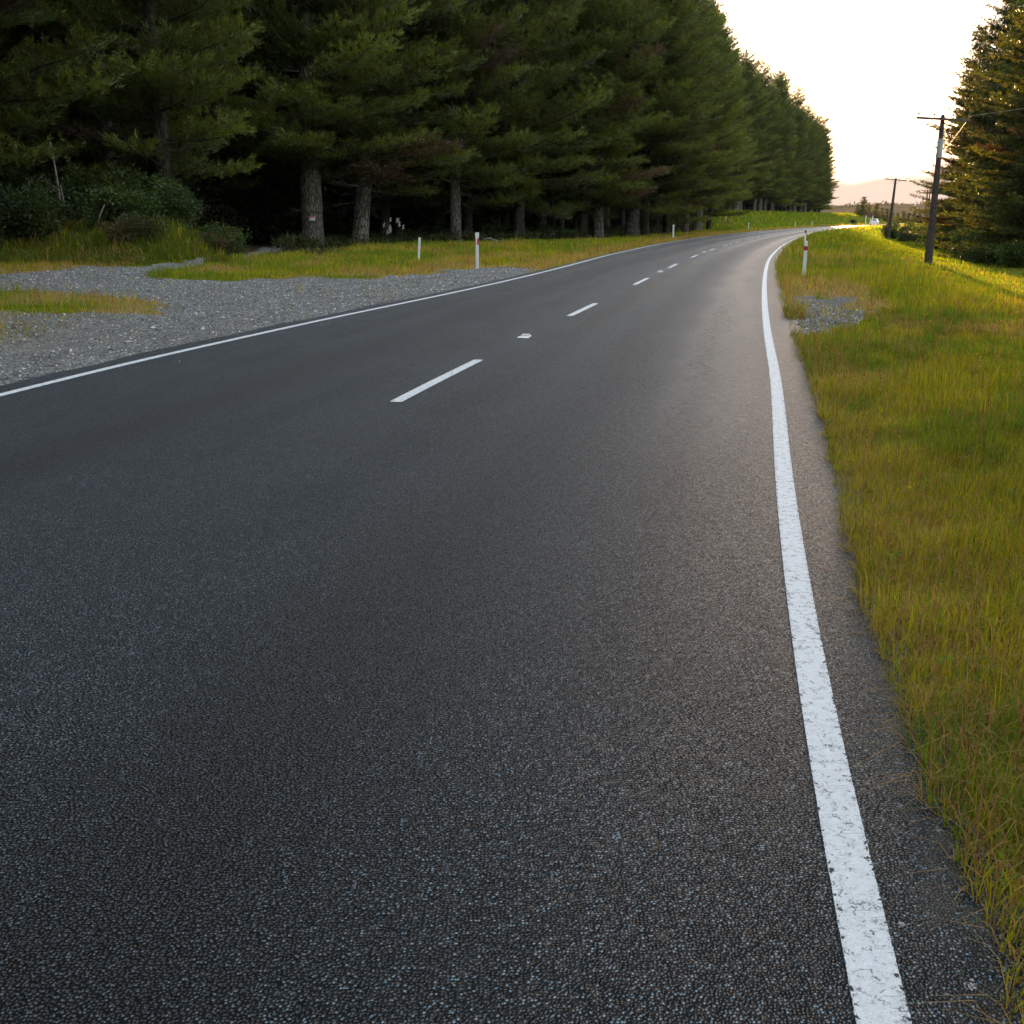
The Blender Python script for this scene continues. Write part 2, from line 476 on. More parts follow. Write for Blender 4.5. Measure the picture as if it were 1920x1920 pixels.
CX = np.array([[-40, -9.4], [0, -2.75], [9.81, -1.09], [12.86, -.40], [18.84, 1.0], [21.67, 1.68], [27.86, 3.13], [31.14, 3.9], [39.08, 5.74], [49.02, 8.15], [59.78, 10.85], [68.86, 13.3],
               [78.08, 15.95], [92.51, 20.3], [111.63, 26.4], [130, 32.7], [149.6, 40.0], [185, 53.4], [206.68, 62.4], [260, 86], [330, 118.5], [420, 161.5]])
XC = smooth_curve(_pchip(CX[:, 0], CX[:, 1]))

# ------------------------------------------------------------------ zones of the ground (plan polygons)
def poly(pts): return [P(*p) for p in pts]
Z_GRAVEL = poly([(-420, 530), (0, 518), (120, 507), (250, 503), (350, 500), (420, 493), (452, 483), (482, 471), (520, 464), (545, 465), (510, 475), (462, 489), (360, 505), (240, 523),
                 (400, 525), (560, 521), (700, 521), (800, 511), (880, 501), (960, 499), (1010, 506), (900, 560), (500, 640), (0, 770), (-420, 880)])
Z_ISLE = poly([(-420, 566), (0, 557), (60, 553), (200, 556), (290, 568), (312, 580), (280, 592), (210, 602), (150, 620), (60, 642), (0, 654), (-420, 735)])
Z_DIRT = poly([(-420, 600), (0, 592), (120, 590), (300, 588), (280, 596), (210, 604), (150, 620), (60, 644), (0, 656), (-420, 740)])
Z_PATCH = poly([(1474, 558), (1560, 556), (1605, 575), (1642, 602), (1570, 624), (1505, 642), (1478, 624)])
Z_SAND = poly([(1470, 524), (1530, 524), (1605, 534), (1650, 562), (1700, 580), (1640, 606), (1560, 556), (1474, 560)])

def EDGE(y): return np.interp(y, [40, 58, 70, 76, 84, 94, 117, 140, 170, 200], [18, 17, 14, 9.8, 7.2, 5.6, 4.8, 6.5, 11, 14])

def height(x, y):
    x = np.asarray(x, float); y = np.asarray(y, float)
    dr = x - XR(y); dl = XL(y) - x
    z = np.full(x.shape, -.03)
    out = np.maximum(dr, dl)
    rough = (fbm(x * .55, y * .55, 3) - .5) * .16 + (fbm(x * 1.9, y * 1.9, 9) - .5) * .05
    z = z + rough * sstep(.35, 2.0, out)
    # right: a low shoulder, then the bank falls to the meadow
    z = z + sstep(.3, 1.2, dr) * .05 - np.clip((dr - 3.6) * .125, 0, 1.05) * sstep(3.4, 6.0, dr)
    # left: forest margin
    z = z + .10 * sstep(5, 12, dl)
    g = inpoly(x, y, Z_GRAVEL) & ~inpoly(x, y, Z_ISLE)
    z = z - np.where(g, rough * .7 + .02, 0)
    z = z + np.where(inpoly(x, y, Z_ISLE), .06, 0)
    # far left bank behind the gravel
    b = sstep(-.262, -.315, x / np.maximum(y, 5)) * sstep(37, 45, y) * (1 - sstep(70, 95, y))
    z = z + b * (.95 + .5 * fbm(x * .12, y * .12, 21))
    # grassy knoll beyond the bend
    z = z + 2.6 * sstep(1.5, 12, dl) * sstep(122, 185, y) + 1.2 * sstep(14, 60, dl) * sstep(150, 260, y)
    return z

def zones(x, y):
    """gravel, dry, forest, density of grass (0..1), height factor"""
    jx = x + (fbm(x * 1.4, y * 1.4, 31) - .5) * .9; jy = y + (fbm(x * 1.4, y * 1.4, 57) - .5) * 1.6
    dr = x - XR(y); dl = XL(y) - x
    far = np.hypot(x, y)
    isle = inpoly(jx, jy, Z_ISLE)
    grav = inpoly(jx, jy, Z_GRAVEL) & ~isle
    dirt = inpoly(jx, jy, Z_DIRT) & isle
    patch = inpoly(x + (jx - x) * 1.7, y + (jy - y) * 1.7, Z_PATCH)
    sand = inpoly(jx, jy, Z_SAND)
    road = (dr < .20 + .08 * sstep(4, 9, y) + .16 * fbm(x * 9, y * 9, 77)) & (dl < .22)
    edge_forest = EDGE(y) + 1.2 * (fbm(y * .2, x * .2, 5) - .5)
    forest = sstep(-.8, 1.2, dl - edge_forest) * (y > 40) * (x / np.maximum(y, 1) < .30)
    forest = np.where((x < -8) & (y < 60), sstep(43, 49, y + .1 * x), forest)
    dry = sstep(.50, .66, fbm(x * .42, y * .26, 11)) * .85
    dry = np.maximum(dry, (1 - sstep(1.2, 3.0, dl)) * (dl > 0) * (y > 30) * .95)
    dry = np.maximum(dry, (1 - sstep(.4, 1.3, dr)) * (dr > 0) * .38)
    dry = np.where(dr > 4.2, dry * .35, dry); dry = np.where((dl > 2.5) & (y > 128), dry * .4, dry)
    dry = np.maximum(dry, sand * .95)
    g = np.where(grav, 1.0, 0) + np.where(dirt, .62, 0) + np.where(patch, 1.0, 0)
    den = np.ones_like(x)
    den = np.where(grav | patch, .014, den); den = np.where(patch, .028, den)
    den = np.where(dirt, .5, den); dry = np.where(dirt, .8, dry); den = np.where(sand & ~patch, .35, den)
    den = np.where(road, 0, den)
    den = den * (1 - forest * .93)
    hf = .5 + .9 * fbm(x * .45, y * .45, 41)
    hf = np.where(dr > 5, hf * .55, hf)
    return np.clip(g, 0, 1), dry, forest, den, hf

# ground sheet
def axis(*segs):
    a = [np.arange(s, e, d) for s, e, d in segs]
    return np.concatenate(a + [[segs[-1][1]]])
gx = axis((-2600, -200, 140), (-200, -60, 6), (-60, -30, 1), (-30, 12, .24), (12, 40, .5), (40, 130, 1.5), (130, 260, 8), (260, 3000, 170))
gy = axis((-400, -20, 40), (-20, -2, 1), (-2, 46, .24), (46, 90, .5), (90, 230, 1.5), (230, 420, 5), (420, 2600, 160))
GX, GY = np.meshgrid(gx, gy)
gz = height(GX.ravel(), GY.ravel())
gr, dry, fo, den, hf = zones(GX.ravel(), GY.ravel())
nx, ny = len(gx), len(gy)
idx = np.arange(nx * ny).reshape(ny, nx)
gF = np.stack([idx[:-1, :-1], idx[:-1, 1:], idx[1:, 1:], idx[1:, :-1]], -1).reshape(-1, 4)
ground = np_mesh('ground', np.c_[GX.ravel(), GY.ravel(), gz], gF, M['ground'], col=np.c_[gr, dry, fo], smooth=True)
tag(ground, kind='structure')

# road sheet with a ragged sealed edge, plus skirts
rs = np.concatenate([np.arange(-12, 0, 1.0), np.arange(0, 40, .12), np.arange(40, 120, .6), np.arange(120, 420, 3)])
nl = 15
xl, xr = XL(rs), XR(rs)
jr = .34 + .16 * fbm(rs * 2.2, rs * 0, 61) - .10 * sstep(6, 0, rs) + .10 * sstep(6, 10, rs) * (1 - sstep(14, 22, rs))
jl = .30 + .16 * fbm(rs * 1.7, rs * 0, 71)
slope = np.gradient(xr, rs); cs = np.sqrt(1 + slope ** 2)
arc = np.concatenate([[0], np.cumsum(np.diff(rs) * cs[1:])]); arc -= np.interp(0, rs, arc)
V, UV = [], []
for j in range(nl + 2):
    t = np.clip((j - 1) / (nl - 1), 0, 1)
    a, b = xr + jr * cs, xl - jl * cs
    x = a + (b - a) * t
    z = np.where((j == 0) | (j == nl + 1), -.25, 0.0) * np.ones_like(rs)
    if j == 0: x = x + .05
    if j == nl + 1: x = x - .05
    V.append(np.c_[x, rs, z]); UV.append(np.c_[(xr - x) / cs, arc])
V = np.concatenate(V); UV = np.concatenate(UV)
n = len(rs); i = np.arange(n - 1)
F = np.concatenate([np.c_[j * n + i, j * n + i + 1, (j + 1) * n + i + 1, (j + 1) * n + i] for j in range(nl + 1)])
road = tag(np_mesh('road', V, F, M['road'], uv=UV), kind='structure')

def ribbon(name, cx, ys, hw, mat):
    x = cx(ys); s = np.gradient(x, ys); c = np.sqrt(1 + s ** 2)
    ax = np.array([-1, -.5, 0, .5, 1.0])
    V = np.concatenate([np.c_[x + k * hw / c, ys - k * hw * s / c, np.full_like(ys, .004)] for k in ax])
    sr = np.interp(ys, rs, arc)
    UV = np.concatenate([np.c_[(XR(ys) - x - k * hw) / c, sr] for k in ax])
    n = len(ys); i = np.arange(n - 1)
    F = np.concatenate([np.c_[(j + 1) * n + i, (j + 1) * n + i + 1, j * n + i + 1, j * n + i] for j in range(4)])
    o = np_mesh(name, V, F, mat, uv=UV)
    at = o.data.attributes.new('across', 'FLOAT', 'POINT')
    at.data.foreach_set('value', np.repeat(ax, n).astype(np.float32))
    return tag(o, kind='structure')
ly = np.concatenate([np.arange(-3, 60, .25), np.arange(60, 410, 1.5)])
ribbon('right_edge_road_marking', XR, ly, .060, M['line'])
ribbon('left_edge_road_marking', XL, ly, .060, M['line'])
dash_y = [(9.81, 12.86), (18.84, 21.67), (27.86, 31.0), (37.5, 40.6), (47.4, 50.7), (58.0, 61.3), (67.2, 70.4), (76.5, 79.7)]
yy = 86.3
while yy < 330:
    dash_y.append((yy, yy + 2.8)); yy += 9.0
for a, b in dash_y:
    ribbon('centre_road_marking', XC, np.linspace(a, b, 14), .062, M['dash'])

# pale splashes of old paint on the sealed shoulder
fb = MB()
for px, py, sz in ((1597, 1141, .026), (1690, 1736, .014), (1760, 1558, .012), (1815, 1850, .018), (1384, 724, .05), (840, 1017, .010)):
    x, y = P(px, py)
    for k in range(16):
        cx_, cy_ = x + random.gauss(0, sz * .55), y + random.gauss(0, sz * .55); q = [random.uniform(.05, .26) * sz for _ in range(7)]
        fb.add([(cx_ + q[i] * math.cos(i * .9), cy_ + q[i] * math.sin(i * .9), 0.0045 + k * .0002) for i in range(7)], [tuple(range(7))])
tag(fb.build('paint_splash_road_marking', mat_simple('old_paint', (.30, .31, .30), .7, .2, .5, 60)), kind='structure')

# ------------------------------------------------------------------ hills far behind
hx = np.linspace(-900, 2600, 141); hy = np.linspace(900, 2500, 40)
HX, HY = np.meshgrid(hx, hy)
prof = sstep(900, 1500, HY)
hz = prof * (18.5 + 9 * (fbm(HX * .0022, HY * .002, 5) - .5) + 2.5 * (fbm(HX * .02, HY * .02, 8) - .5)) * (.45 + .55 * sstep(240, 520, HX)) - 1.2
idx = np.arange(hx.size * hy.size).reshape(hy.size, hx.size)
hF = np.stack([idx[:-1, :-1], idx[:-1, 1:], idx[1:, 1:], idx[1:, :-1]], -1).reshape(-1, 4)
m, nt = new_mat('scrub_hill'); t = NT(nt)
co = t.obj()
a1 = t.noise(co, .02, 5, .6); a2 = t.noise(co, .006, 3, .5)
c = t.mix(t.rng(a1, .4, .62), c4(.105, .056, .034), c4(.045, .038, .018))
c = t.mix(t.rng(a2, .45, .6, 0, .6), c, c4(.08, .06, .022))
t.out(t.n('ShaderNodeBsdfDiffuse', {'Color': c, 'Roughness': .6}).outputs[0])
tag(np_mesh('hills', np.c_[HX.ravel(), HY.ravel(), hz.ravel()], hF, m, smooth=True), kind='structure')

# ------------------------------------------------------------------ foliage generators
def tri_blades(pos, dirs, ln, wd, side=None):
    """one triangle per blade: base edge across a random side vector, tip along dirs"""
    n = len(pos)
    if side is None:
        side = rng.normal(size=(n, 3))
    side = np.cross(dirs, side); side /= np.linalg.norm(side, axis=1)[:, None] + 1e-9
    a = pos - side * wd[:, None] * .5; b = pos + side * wd[:, None] * .5; c = pos + dirs * ln[:, None]
    V = np.stack([a, b, c], 1).reshape(-1, 3)
    F = np.arange(3 * n).reshape(-1, 3)
    return V, F

def conifer(name, H, z0, Rm, seed, style='pine', step=.68, per=(4, 6), blades=6, bw=.05, bl=.34, trunk_r=.42, needle='needle', bark='bark', bare=True):
    """Empty with trunk (limbs and dead twigs in it) and crown; standing at its own origin."""
    g = np.random.default_rng(seed)
    root = empty(name)
    # trunk
    tb = MB()
    lean = g.normal(0, .010, 2); k = 15
    def tp(z): return Vector((lean[0] * z + .10 * math.sin(z * .33 + seed), lean[1] * z + .10 * math.cos(z * .29 + seed * 2), z))
    zs = [-.6, 0, .35, .8, 1.6] + [1.6 + (H - 1.6) * (i / (k - 1)) for i in range(1, k)]
    rad = [trunk_r * max(.04, (1 - z / H) ** .8) * (1 + .38 * math.exp(-max(z, 0) / .35)) for z in zs]
    ph = g.uniform(0, 6, 4)
    tb.tube([tp(z) for z in zs], rad, 14, jit=lambda i, q: 1 + .05 * math.sin(q * 2.7 + ph[0] + i * .3) + .04 * math.sin(q * 1.35 + ph[1]))
    # limbs
    pos, dr, sz, cc = [], [], [], []
    z = z0
    while z < H - .3:
        f = (z - z0) / (H - z0)
        n = g.integers(per[0], per[1] + 1)
        a0 = g.uniform(0, 2 * math.pi)
        for q in range(n):
            zz = z + g.uniform(-.35, .35) * step
            az = a0 + 2 * math.pi * q / n + g.normal(0, .28)
            if style == 'pine':
                L = Rm * (.72 + .28 * math.sin(min(f / .22, 1) * math.pi / 2)) * (1 - f) ** .62 * g.uniform(.62, 1.12) + .25
                pit = -.10 + .55 * f + g.normal(0, .10); curl = .16 + .25 * f
                t0 = .26 if f < .07 else .12
            else:
                L = Rm * (1 - f) ** .80 * g.uniform(.50, 1.0) * (.78 + .50 * float(vnoise(zz * .55, az * 1.1, seed))) * (1.22 if g.random() < .12 else 1) + .15
                pit = -.20 + .55 * f + g.normal(0, .07); curl = .20
                t0 = .14
            d = np.array([math.cos(az), math.sin(az), 0.0]); sd = np.array([-d[1], d[0], 0.0])
            b0 = np.array(tp(zz))
            tt = np.linspace(0, 1, 5)
            pts = [b0 + d * L * s + np.array([0, 0, L * (pit * s + curl * s * s)]) for s in tt]
            tb.tube(pts, [max(.012, .018 * L * (1 - s) + .010) for s in tt], 4, cap=False)
            ns = max(2, int(L * (1 - t0) / .27))
            lcol = g.uniform(.65, 1.45); dead_limb = (g.random() < .07 and f < .35)
            for s in np.linspace(t0, 1, ns):
                c = b0 + d * L * s + np.array([0, 0, L * (pit * s + curl * s * s)])
                if style == 'pine':
                    w = (.50 + .50 * math.sin(math.pi * min(1, (s - t0) / (1 - t0) * .8 + .1))) * min(2.1, .55 + L * .28)
                else:
                    w = (1.02 - s) * min(1.5, .30 + L * .34) + .10
                tang = d + np.array([0, 0, pit + 2 * curl * s]); tang /= np.linalg.norm(tang)
                for sg in (-1, 1):
                    w_ = w * g.uniform(.6, 1.15)
                    ld = tang * g.uniform(.45, .85) + sd * sg + np.array([0, 0, g.uniform(-.05, .35)]); ld /= np.linalg.norm(ld)
                    m_ = max(1, int(w_ / .18))
                    for r in (np.arange(m_) + g.random()) / m_:
                        p = c + ld * w_ * r + g.normal(0, .055, 3) + np.array([0, 0, g.uniform(-.10, .22) if style == 'pine' else 0])
                        pos.append(p); dr.append(ld * .65 + np.array([0, 0, .40 if style == 'pine' else .08]) + tang * .25)
                        e = (s - t0) / (1 - t0)
                        brown = dead_limb or (g.random() * (1 if style == 'pine' else 3.5) < (.42 * max(0, .55 - e) + .10 * max(0, .45 - f)))
                        lt = lcol * g.uniform(.8, 1.2)
                        cc.append(np.array([.078, .058, .034]) * lt if brown else np.array([.058 + .024 * g.random() + .030 * e, .104 + .044 * e, .024]) * lt)
        z += step * g.uniform(.75, 1.2) * (1.0 if f < .6 else .85)
    if bare:   # dead twigs below the live crown
        for q in range(16):
            zz = g.uniform(1.8, z0 + 1.5); az = g.uniform(0, 6.28); L = g.uniform(.8, 2.6)
            b0 = np.array(tp(zz)); d = np.array([math.cos(az), math.sin(az), g.uniform(-.35, .15)])
            p2 = b0 + d * L
            tb.tube([b0, b0 + d * L * .5 + g.normal(0, .08, 3), p2 + g.normal(0, .12, 3)], [.025, .016, .005], 4, cap=False)
            for _ in range(3):
                b1 = b0 + d * L * g.uniform(.4, .9)
                tb.tube([b1, b1 + d * .3 + g.normal(0, .3, 3)], [.010, .004], 3, cap=False)
    pos, dr, cc = np.array(pos), np.array(dr), np.array(cc)
    n = len(pos)
    rep = np.repeat(np.arange(n), blades)
    dd = dr[rep] + g.normal(0, .45, (n * blades, 3)); dd /= np.linalg.norm(dd, axis=1)[:, None]
    pp = pos[rep] + g.normal(0, .05, (n * blades, 3))
    V, F = tri_blades(pp, dd, bl * g.uniform(.6, 1.2, n * blades), bw * g.uniform(.7, 1.3, n * blades), g.normal(size=(n * blades, 3)))
    tb.build('trunk', M[bark], root, smooth=True)
    np_mesh('crown', V, F, M[needle], root, col=np.repeat(cc[rep] * g.uniform(.8, 1.2, (n * blades, 1)), 3, 0))
    return root

def shrub(name, w, h, seed, cols, n=2600, leaf=(.10, .045), stems=9, droop=0.0):
    g = np.random.default_rng(seed)
    root = empty(name)
    sb = MB(); pos, dr, cc = [], [], []
    clumps = []
    for s in range(stems):
        az = g.uniform(0, 6.28); rr = w * .5 * math.sqrt(g.random())
        top = np.array([math.cos(az) * rr, math.sin(az) * rr, h * g.uniform(.5, .95) * (1 - .35 * (rr / (w * .5)) ** 2)])
        b0 = np.array([top[0] * .2, top[1] * .2, -.15])
        sb.tube([b0, b0 * .4 + top * .6 + g.normal(0, .05 * h, 3), top], [.022 * h + .008, .014 * h, .005], 5, cap=False)
        for q in range(4): clumps.append((b0 * (1 - (.35 + .2 * q)) + top * (.35 + .2 * q) + g.normal(0, .10 * h, 3), g.uniform(.10, .22) * (w + h) * .5))
    per = n // len(clumps)
    for c, r in clumps:
        d = g.normal(size=(per, 3)); d /= np.linalg.norm(d, axis=1)[:, None]
        p = c + d * r * g.uniform(.45, 1.05, (per, 1)) * np.array([1.15, 1.15, .8])
        pos.append(p); dr.append(d + np.array([0, 0, .3 - droop]))
        col = np.array(cols[g.integers(len(cols))]) * g.uniform(.75, 1.25)
        cc.append(np.tile(col, (per, 1)) * g.uniform(.75, 1.25, (per, 1)))
    pos, dr, cc = np.concatenate(pos), np.concatenate(dr), np.concatenate(cc)
    k = pos[:, 2] > 0.0; pos, dr, cc = pos[k], dr[k], cc[k]
    m_ = len(pos)
    dr = dr + g.normal(0, .5, dr.shape); dr /= np.linalg.norm(dr, axis=1)[:, None]
    side = np.cross(dr, g.normal(size=dr.shape)); side /= np.linalg.norm(side, axis=1)[:, None]
    ll = leaf[0] * g.uniform(.6, 1.3, (m_, 1)); lw = leaf[1] * g.uniform(.7, 1.2, (m_, 1))
    V = np.stack([pos, pos + dr * ll * .5 + side * lw, pos + dr * ll, pos + dr * ll * .5 - side * lw], 1).reshape(-1, 3)
    F = np.arange(4 * m_).reshape(-1, 4)
    sb.build('stems', M['deadwood'] if False else M['firbark'], root, smooth=True)
    np_mesh('foliage', V, F, M['leaf'], root, col=np.repeat(cc, 4, 0))
    return root

def ground_z(x, y): return float(height(np.array([x]), np.array([y]))[0])
_first = set()
def place(proto, x, y, rz, sc, label, cat, group, dz=0.0, tilt=None, sxy=None):
    o = proto if proto.name not in _first and not proto.get('used') else copy_tree(proto)
    if o is proto: proto['used'] = 1
    o.location = (x, y, ground_z(x, y) + dz)
    o.rotation_euler = (tilt[0] if tilt else 0, tilt[1] if tilt else 0, rz)
    o.scale = ((sxy or sc), (sxy or sc), sc)
    if 'label' in o: del o['label']
    if 'group' in o: del o['group']
    tag(o, label, cat, group)
    if o is not proto and 'used' in o: del o['used']
    return o

# ------------------------------------------------------------------ the pine forest on the left
PK = dict(step=1.30, per=(5, 7), blades=8, bw=.050, bl=.32)
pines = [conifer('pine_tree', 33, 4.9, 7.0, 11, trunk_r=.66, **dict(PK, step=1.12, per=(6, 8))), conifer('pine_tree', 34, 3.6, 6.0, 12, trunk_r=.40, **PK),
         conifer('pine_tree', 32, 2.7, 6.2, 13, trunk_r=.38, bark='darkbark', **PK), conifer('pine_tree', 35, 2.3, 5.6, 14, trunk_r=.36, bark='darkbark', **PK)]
placed = []
def pine(k, x, y, rz, sc, label, group=None, tilt=None, sxy=None):
    placed.append((x, y))
    return place(pines[k], x, y, rz, sc, label, 'pine', group, tilt=tilt, sxy=sxy)
SX, SY = P(588, 461, .05)
pine(0, SX, SY, 4.3, 1.0, 'big pine with a small white notice nailed to its broad grey trunk')
pine(1, -9.3, 68, .8, 1.0, 'pine with a thick leaning ridged trunk just right of the one with a notice', tilt=(0, R(7), 0), sxy=1.25)
pine(2, -9.6, 87, 1.3, 1.0, 'pine with a slim shaded trunk rising behind the cluster of white flowers')
pine(1, -3.9, 75, 4.0, 1.02, 'pine with a pale straight trunk behind the roadside post with a red band', sxy=.95)
pine(3, .6, 80.5, 2.9, 1.0, 'pine with a pale trunk beside the low dead branch at the forest edge', sxy=1.1)
pine(2, -21.9, 45.5, .4, 1.0, 'pine at the photo\'s left edge with its pale trunk standing behind the bank')
pine(0, -19.2, 62.5, 3.3, .98, 'pine with a pale bare trunk between the shrubs on the left bank', sxy=.85)
front = [(1097, 447, 3), (1124, 447, 1), (1187, 443, 0), (1211, 443, 2), (1247, 440, 3), (1283, 437.4, 1), (1307, 434.5, 0), (1328, 433.2, 2)]
for px, py, k in front:
    x, y = P(px, py, .07)
    pine(k, x, y, rng.uniform(0, 6.28), (rng.uniform(.86, .98) if px < 1240 else rng.uniform(.69, .76)), 'tall dark pine in the front row of the forest facing the bend', 'front row of pines along the bend', sxy=rng.uniform(.85, 1.0))
def rows():
    for off, stp, ya, yb in ((9.3, 4.6, 132, 336), (13.5, 5.2, 64, 330), (19, 6.2, 62, 300), (26, 7.5, 66, 250), (35, 9.0, 70, 190)):
        y = ya
        while y < yb:
            yj = y + rng.uniform(-1.3, 1.3)
            extra = 6.5 * sstep(145, 200, yj) + 2.5 * sstep(255, 335, yj)
            x = float(XL(yj)) - (off + float(extra) + rng.uniform(-1.2, 1.2)) * 1.08
            yield off, x, yj
            y += stp * rng.uniform(.85, 1.15) * (1 if y < 200 else 1.25) * .92
for k in range(26):      # added tail of the wood beyond the knoll, keeping sun off the road
    y = 338 + 4.6 * k; x = y * (.271 - .012 * (k % 3)) + rng.uniform(-1, 1)
    pine(int(rng.integers(4)), x, y, rng.uniform(0, 6.28), rng.uniform(.72, .82), 'pine added in a far tail past the grassy knoll to block the sun', 'pines added in the far tail to block the sun', sxy=.85)
nrow = 0
for off, x, y in rows():
    if min(math.hypot(x - a, y - b) for a, b in placed) < 3.1: continue
    if abs(x / y * FPX + 960 - 508) < 64 and y < 90: continue
    if x / y > .277 or (y < 90 and float(XL(y)) - x < float(EDGE(y)) + 1): continue
    h = rng.uniform(.86, 1.06) * (1 - .13 * sstep(95, 150, y) - .10 * sstep(220, 310, y))
    if off < 10:
        pine(int(rng.integers(4)), x, y, rng.uniform(0, 6.28), float(h), 'tall pine in the far front row where the forest meets the grassy knoll', 'front row of pines by the knoll', sxy=float(rng.uniform(.82, .98)))
    else:
        pine(int(rng.integers(4)), x, y, rng.uniform(0, 6.28), float(h), 'dark pine standing inside the forest behind its front row', 'pines inside the forest', sxy=float(rng.uniform(.78, .95)))
    nrow += 1
for q in range(34):
    for _ in range(30):
        y = rng.uniform(48, 112); x = rng.uniform(-.58 * y - 3, -9)
        if y < 52 + .0 * x and x > -14: continue
        if abs(x / y * FPX + 960 - 490) < 42 and y < 96: continue
        if x / y > -.29 and y < 68: continue
        if min(math.hypot(x - a, y - b) for a, b in placed) > 4.2: break
    else: continue
    pine(int(rng.integers(1, 4)), x, y, rng.uniform(0, 6.28), rng.uniform(.88, 1.06), 'dark pine in the shade behind the shrubs of the left bank', 'pines in the shade on the left', sxy=rng.uniform(.8, 1.0))
print('pines', len(placed))

# unseen wood added beside and behind the viewpoint to shade the near road
fp_, fd_, fl_, fw_, fc_ = [], [], [], [], []
gw = np.random.default_rng(77)
spots = []
for q in range(900):
    x, y = gw.uniform(-52, 50), gw.uniform(-62, 46)
    if abs(x) < .62 * max(y, 0) + 3.5 and y > -4: continue
    if x < 0 and XL(y) - x < 11: continue
    if x > 0 and x - XR(y) < 9: continue
    if abs(x - float(XC(y))) < 13: continue
    if y > 22 and x > 0: continue
    if spots and min(math.hypot(x - a, y - b) for a, b in spots) < 5.4: continue
    spots.append((x, y))
tw = MB()
for x, y in spots:
    z0_ = ground_z(x, y); H = gw.uniform(24, 31); n = 1700
    f = gw.random(n) ** 1.2; az = gw.uniform(0, 6.28, n); rr = (1 - f) ** .6 * 4.8 * np.sqrt(gw.random(n))
    p = np.c_[x + np.cos(az) * rr, y + np.sin(az) * rr, z0_ + 3 + (H - 3) * f]
    d = np.c_[np.cos(az), np.sin(az), gw.normal(.1, .3, n)] + gw.normal(0, .4, (n, 3)); d /= np.linalg.norm(d, axis=1)[:, None]
    fp_.append(p); fd_.append(d); fl_.append(gw.uniform(.9, 1.8, n)); fw_.append(gw.uniform(.35, .8, n))
    fc_.append(np.c_[.055 + .03 * gw.random(n), .095 + .03 * gw.random(n), .022 + 0 * f])
    tw.tube([(x, y, z0_ - .5), (x, y, z0_ + H * .9)], [.34, .05], 7)
V, F = tri_blades(np.concatenate(fp_), np.concatenate(fd_), np.concatenate(fl_), np.concatenate(fw_))
o_ = len(V); tv = np.array(tw.v); tf = np.array([q for q in tw.f if len(q) == 4]); tf = np.concatenate([tf[:, [0, 1, 2]], tf[:, [0, 2, 3]]]) + o_
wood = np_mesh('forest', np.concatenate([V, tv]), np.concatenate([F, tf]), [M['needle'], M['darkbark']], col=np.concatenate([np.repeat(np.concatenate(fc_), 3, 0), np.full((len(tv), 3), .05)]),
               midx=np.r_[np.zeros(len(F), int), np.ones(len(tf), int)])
tag(wood, 'unseen pine wood added beside and behind the viewpoint to shade the near road', 'forest', kind='stuff')

# ------------------------------------------------------------------ the firs on the right and the far conifers
firs = [conifer('fir_tree', 27, .9, 7.0, 31, 'fir', step=.47, per=(6, 8), blades=10, bw=.050, bl=.28, trunk_r=.36, needle='fir', bark='firbark', bare=False),
        conifer('fir_tree', 21, 2.2, 6.0, 32, 'fir', step=.47, per=(6, 8), blades=10, bw=.050, bl=.28, trunk_r=.30, needle='fir', bark='firbark', bare=False)]
def fir(k, x, y, rz, sc, label, group=None, sxy=None):
    return place(firs[k], x, y, rz, sc, label, 'fir', group, sxy=sxy)
fir(0, 31.4, 64, .3, 1.05, 'tall fir with glowing branch tips behind the nearest power pole')
fir(1, 36.2, 78, 1.9, 1.0, 'fir whose long low branches reach left behind the nearest power pole', sxy=1.0)
fir(0, 36.6, 60, 2.6, 1.0, 'big dark fir at the photo\'s right edge beside the meadow')
for x, y, k, s in ((41, 72, 1, 1.1), (38, 88, 0, .85), (44, 60, 0, 1.0), (47, 80, 0, 1.05), (41, 100, 1, .9), (50, 95, 1, 1.1), (35, 52, 1, .72)):
    fir(k, x, y, rng.uniform(0, 6.28), s, 'dark fir massed behind the two tall firs by the power pole', 'firs massed on the right')

def far_conifer(seed, H):
    return conifer('conifer_tree', H, .3, H * .30, seed, 'fir', step=.8, per=(5, 6), blades=4, bw=.14, bl=.5, trunk_r=.2, needle='fir', bark='firbark', bare=False)
fc = [far_conifer(41, 11.0), far_conifer(42, 8.0)]
for px, D, k, s, lab in ((1594, 330, 0, .52, 'pointed dark conifer standing behind the brown sign, taller than its neighbours'),
                         (1617, 345, 1, .62, 'pointed dark conifer right behind the white car')):
    place(fc[k], (px - 960) / FPX * D, D, rng.uniform(0, 6), s, lab, 'conifer', None, sxy=s * 1.5)
for px, D, s in ((1584, 340, .6), (1605, 350, .7), (1629, 360, .72), (1638, 352, .85), (1648, 365, .6), (1657, 360, .70), (1667, 368, .8), (1676, 360, .66), (1688, 372, .9), (1697, 362, .7), (1709, 370, .8), (1722, 372, .75), (1732, 380, .85)):
    place(fc[1], (px - 960) / FPX * D, D, rng.uniform(0, 6), s * .62, 'hazy conifer in the low belt of trees below the brown hill', 'conifer', 'belt of trees below the hill', sxy=s * 1.1)
px, D = 1592.5, 620
place(fc[0], (px - 960) / FPX * D, D, 1.0, 1.08, 'lone slender conifer standing above the belt on the brown hill', 'conifer', None)

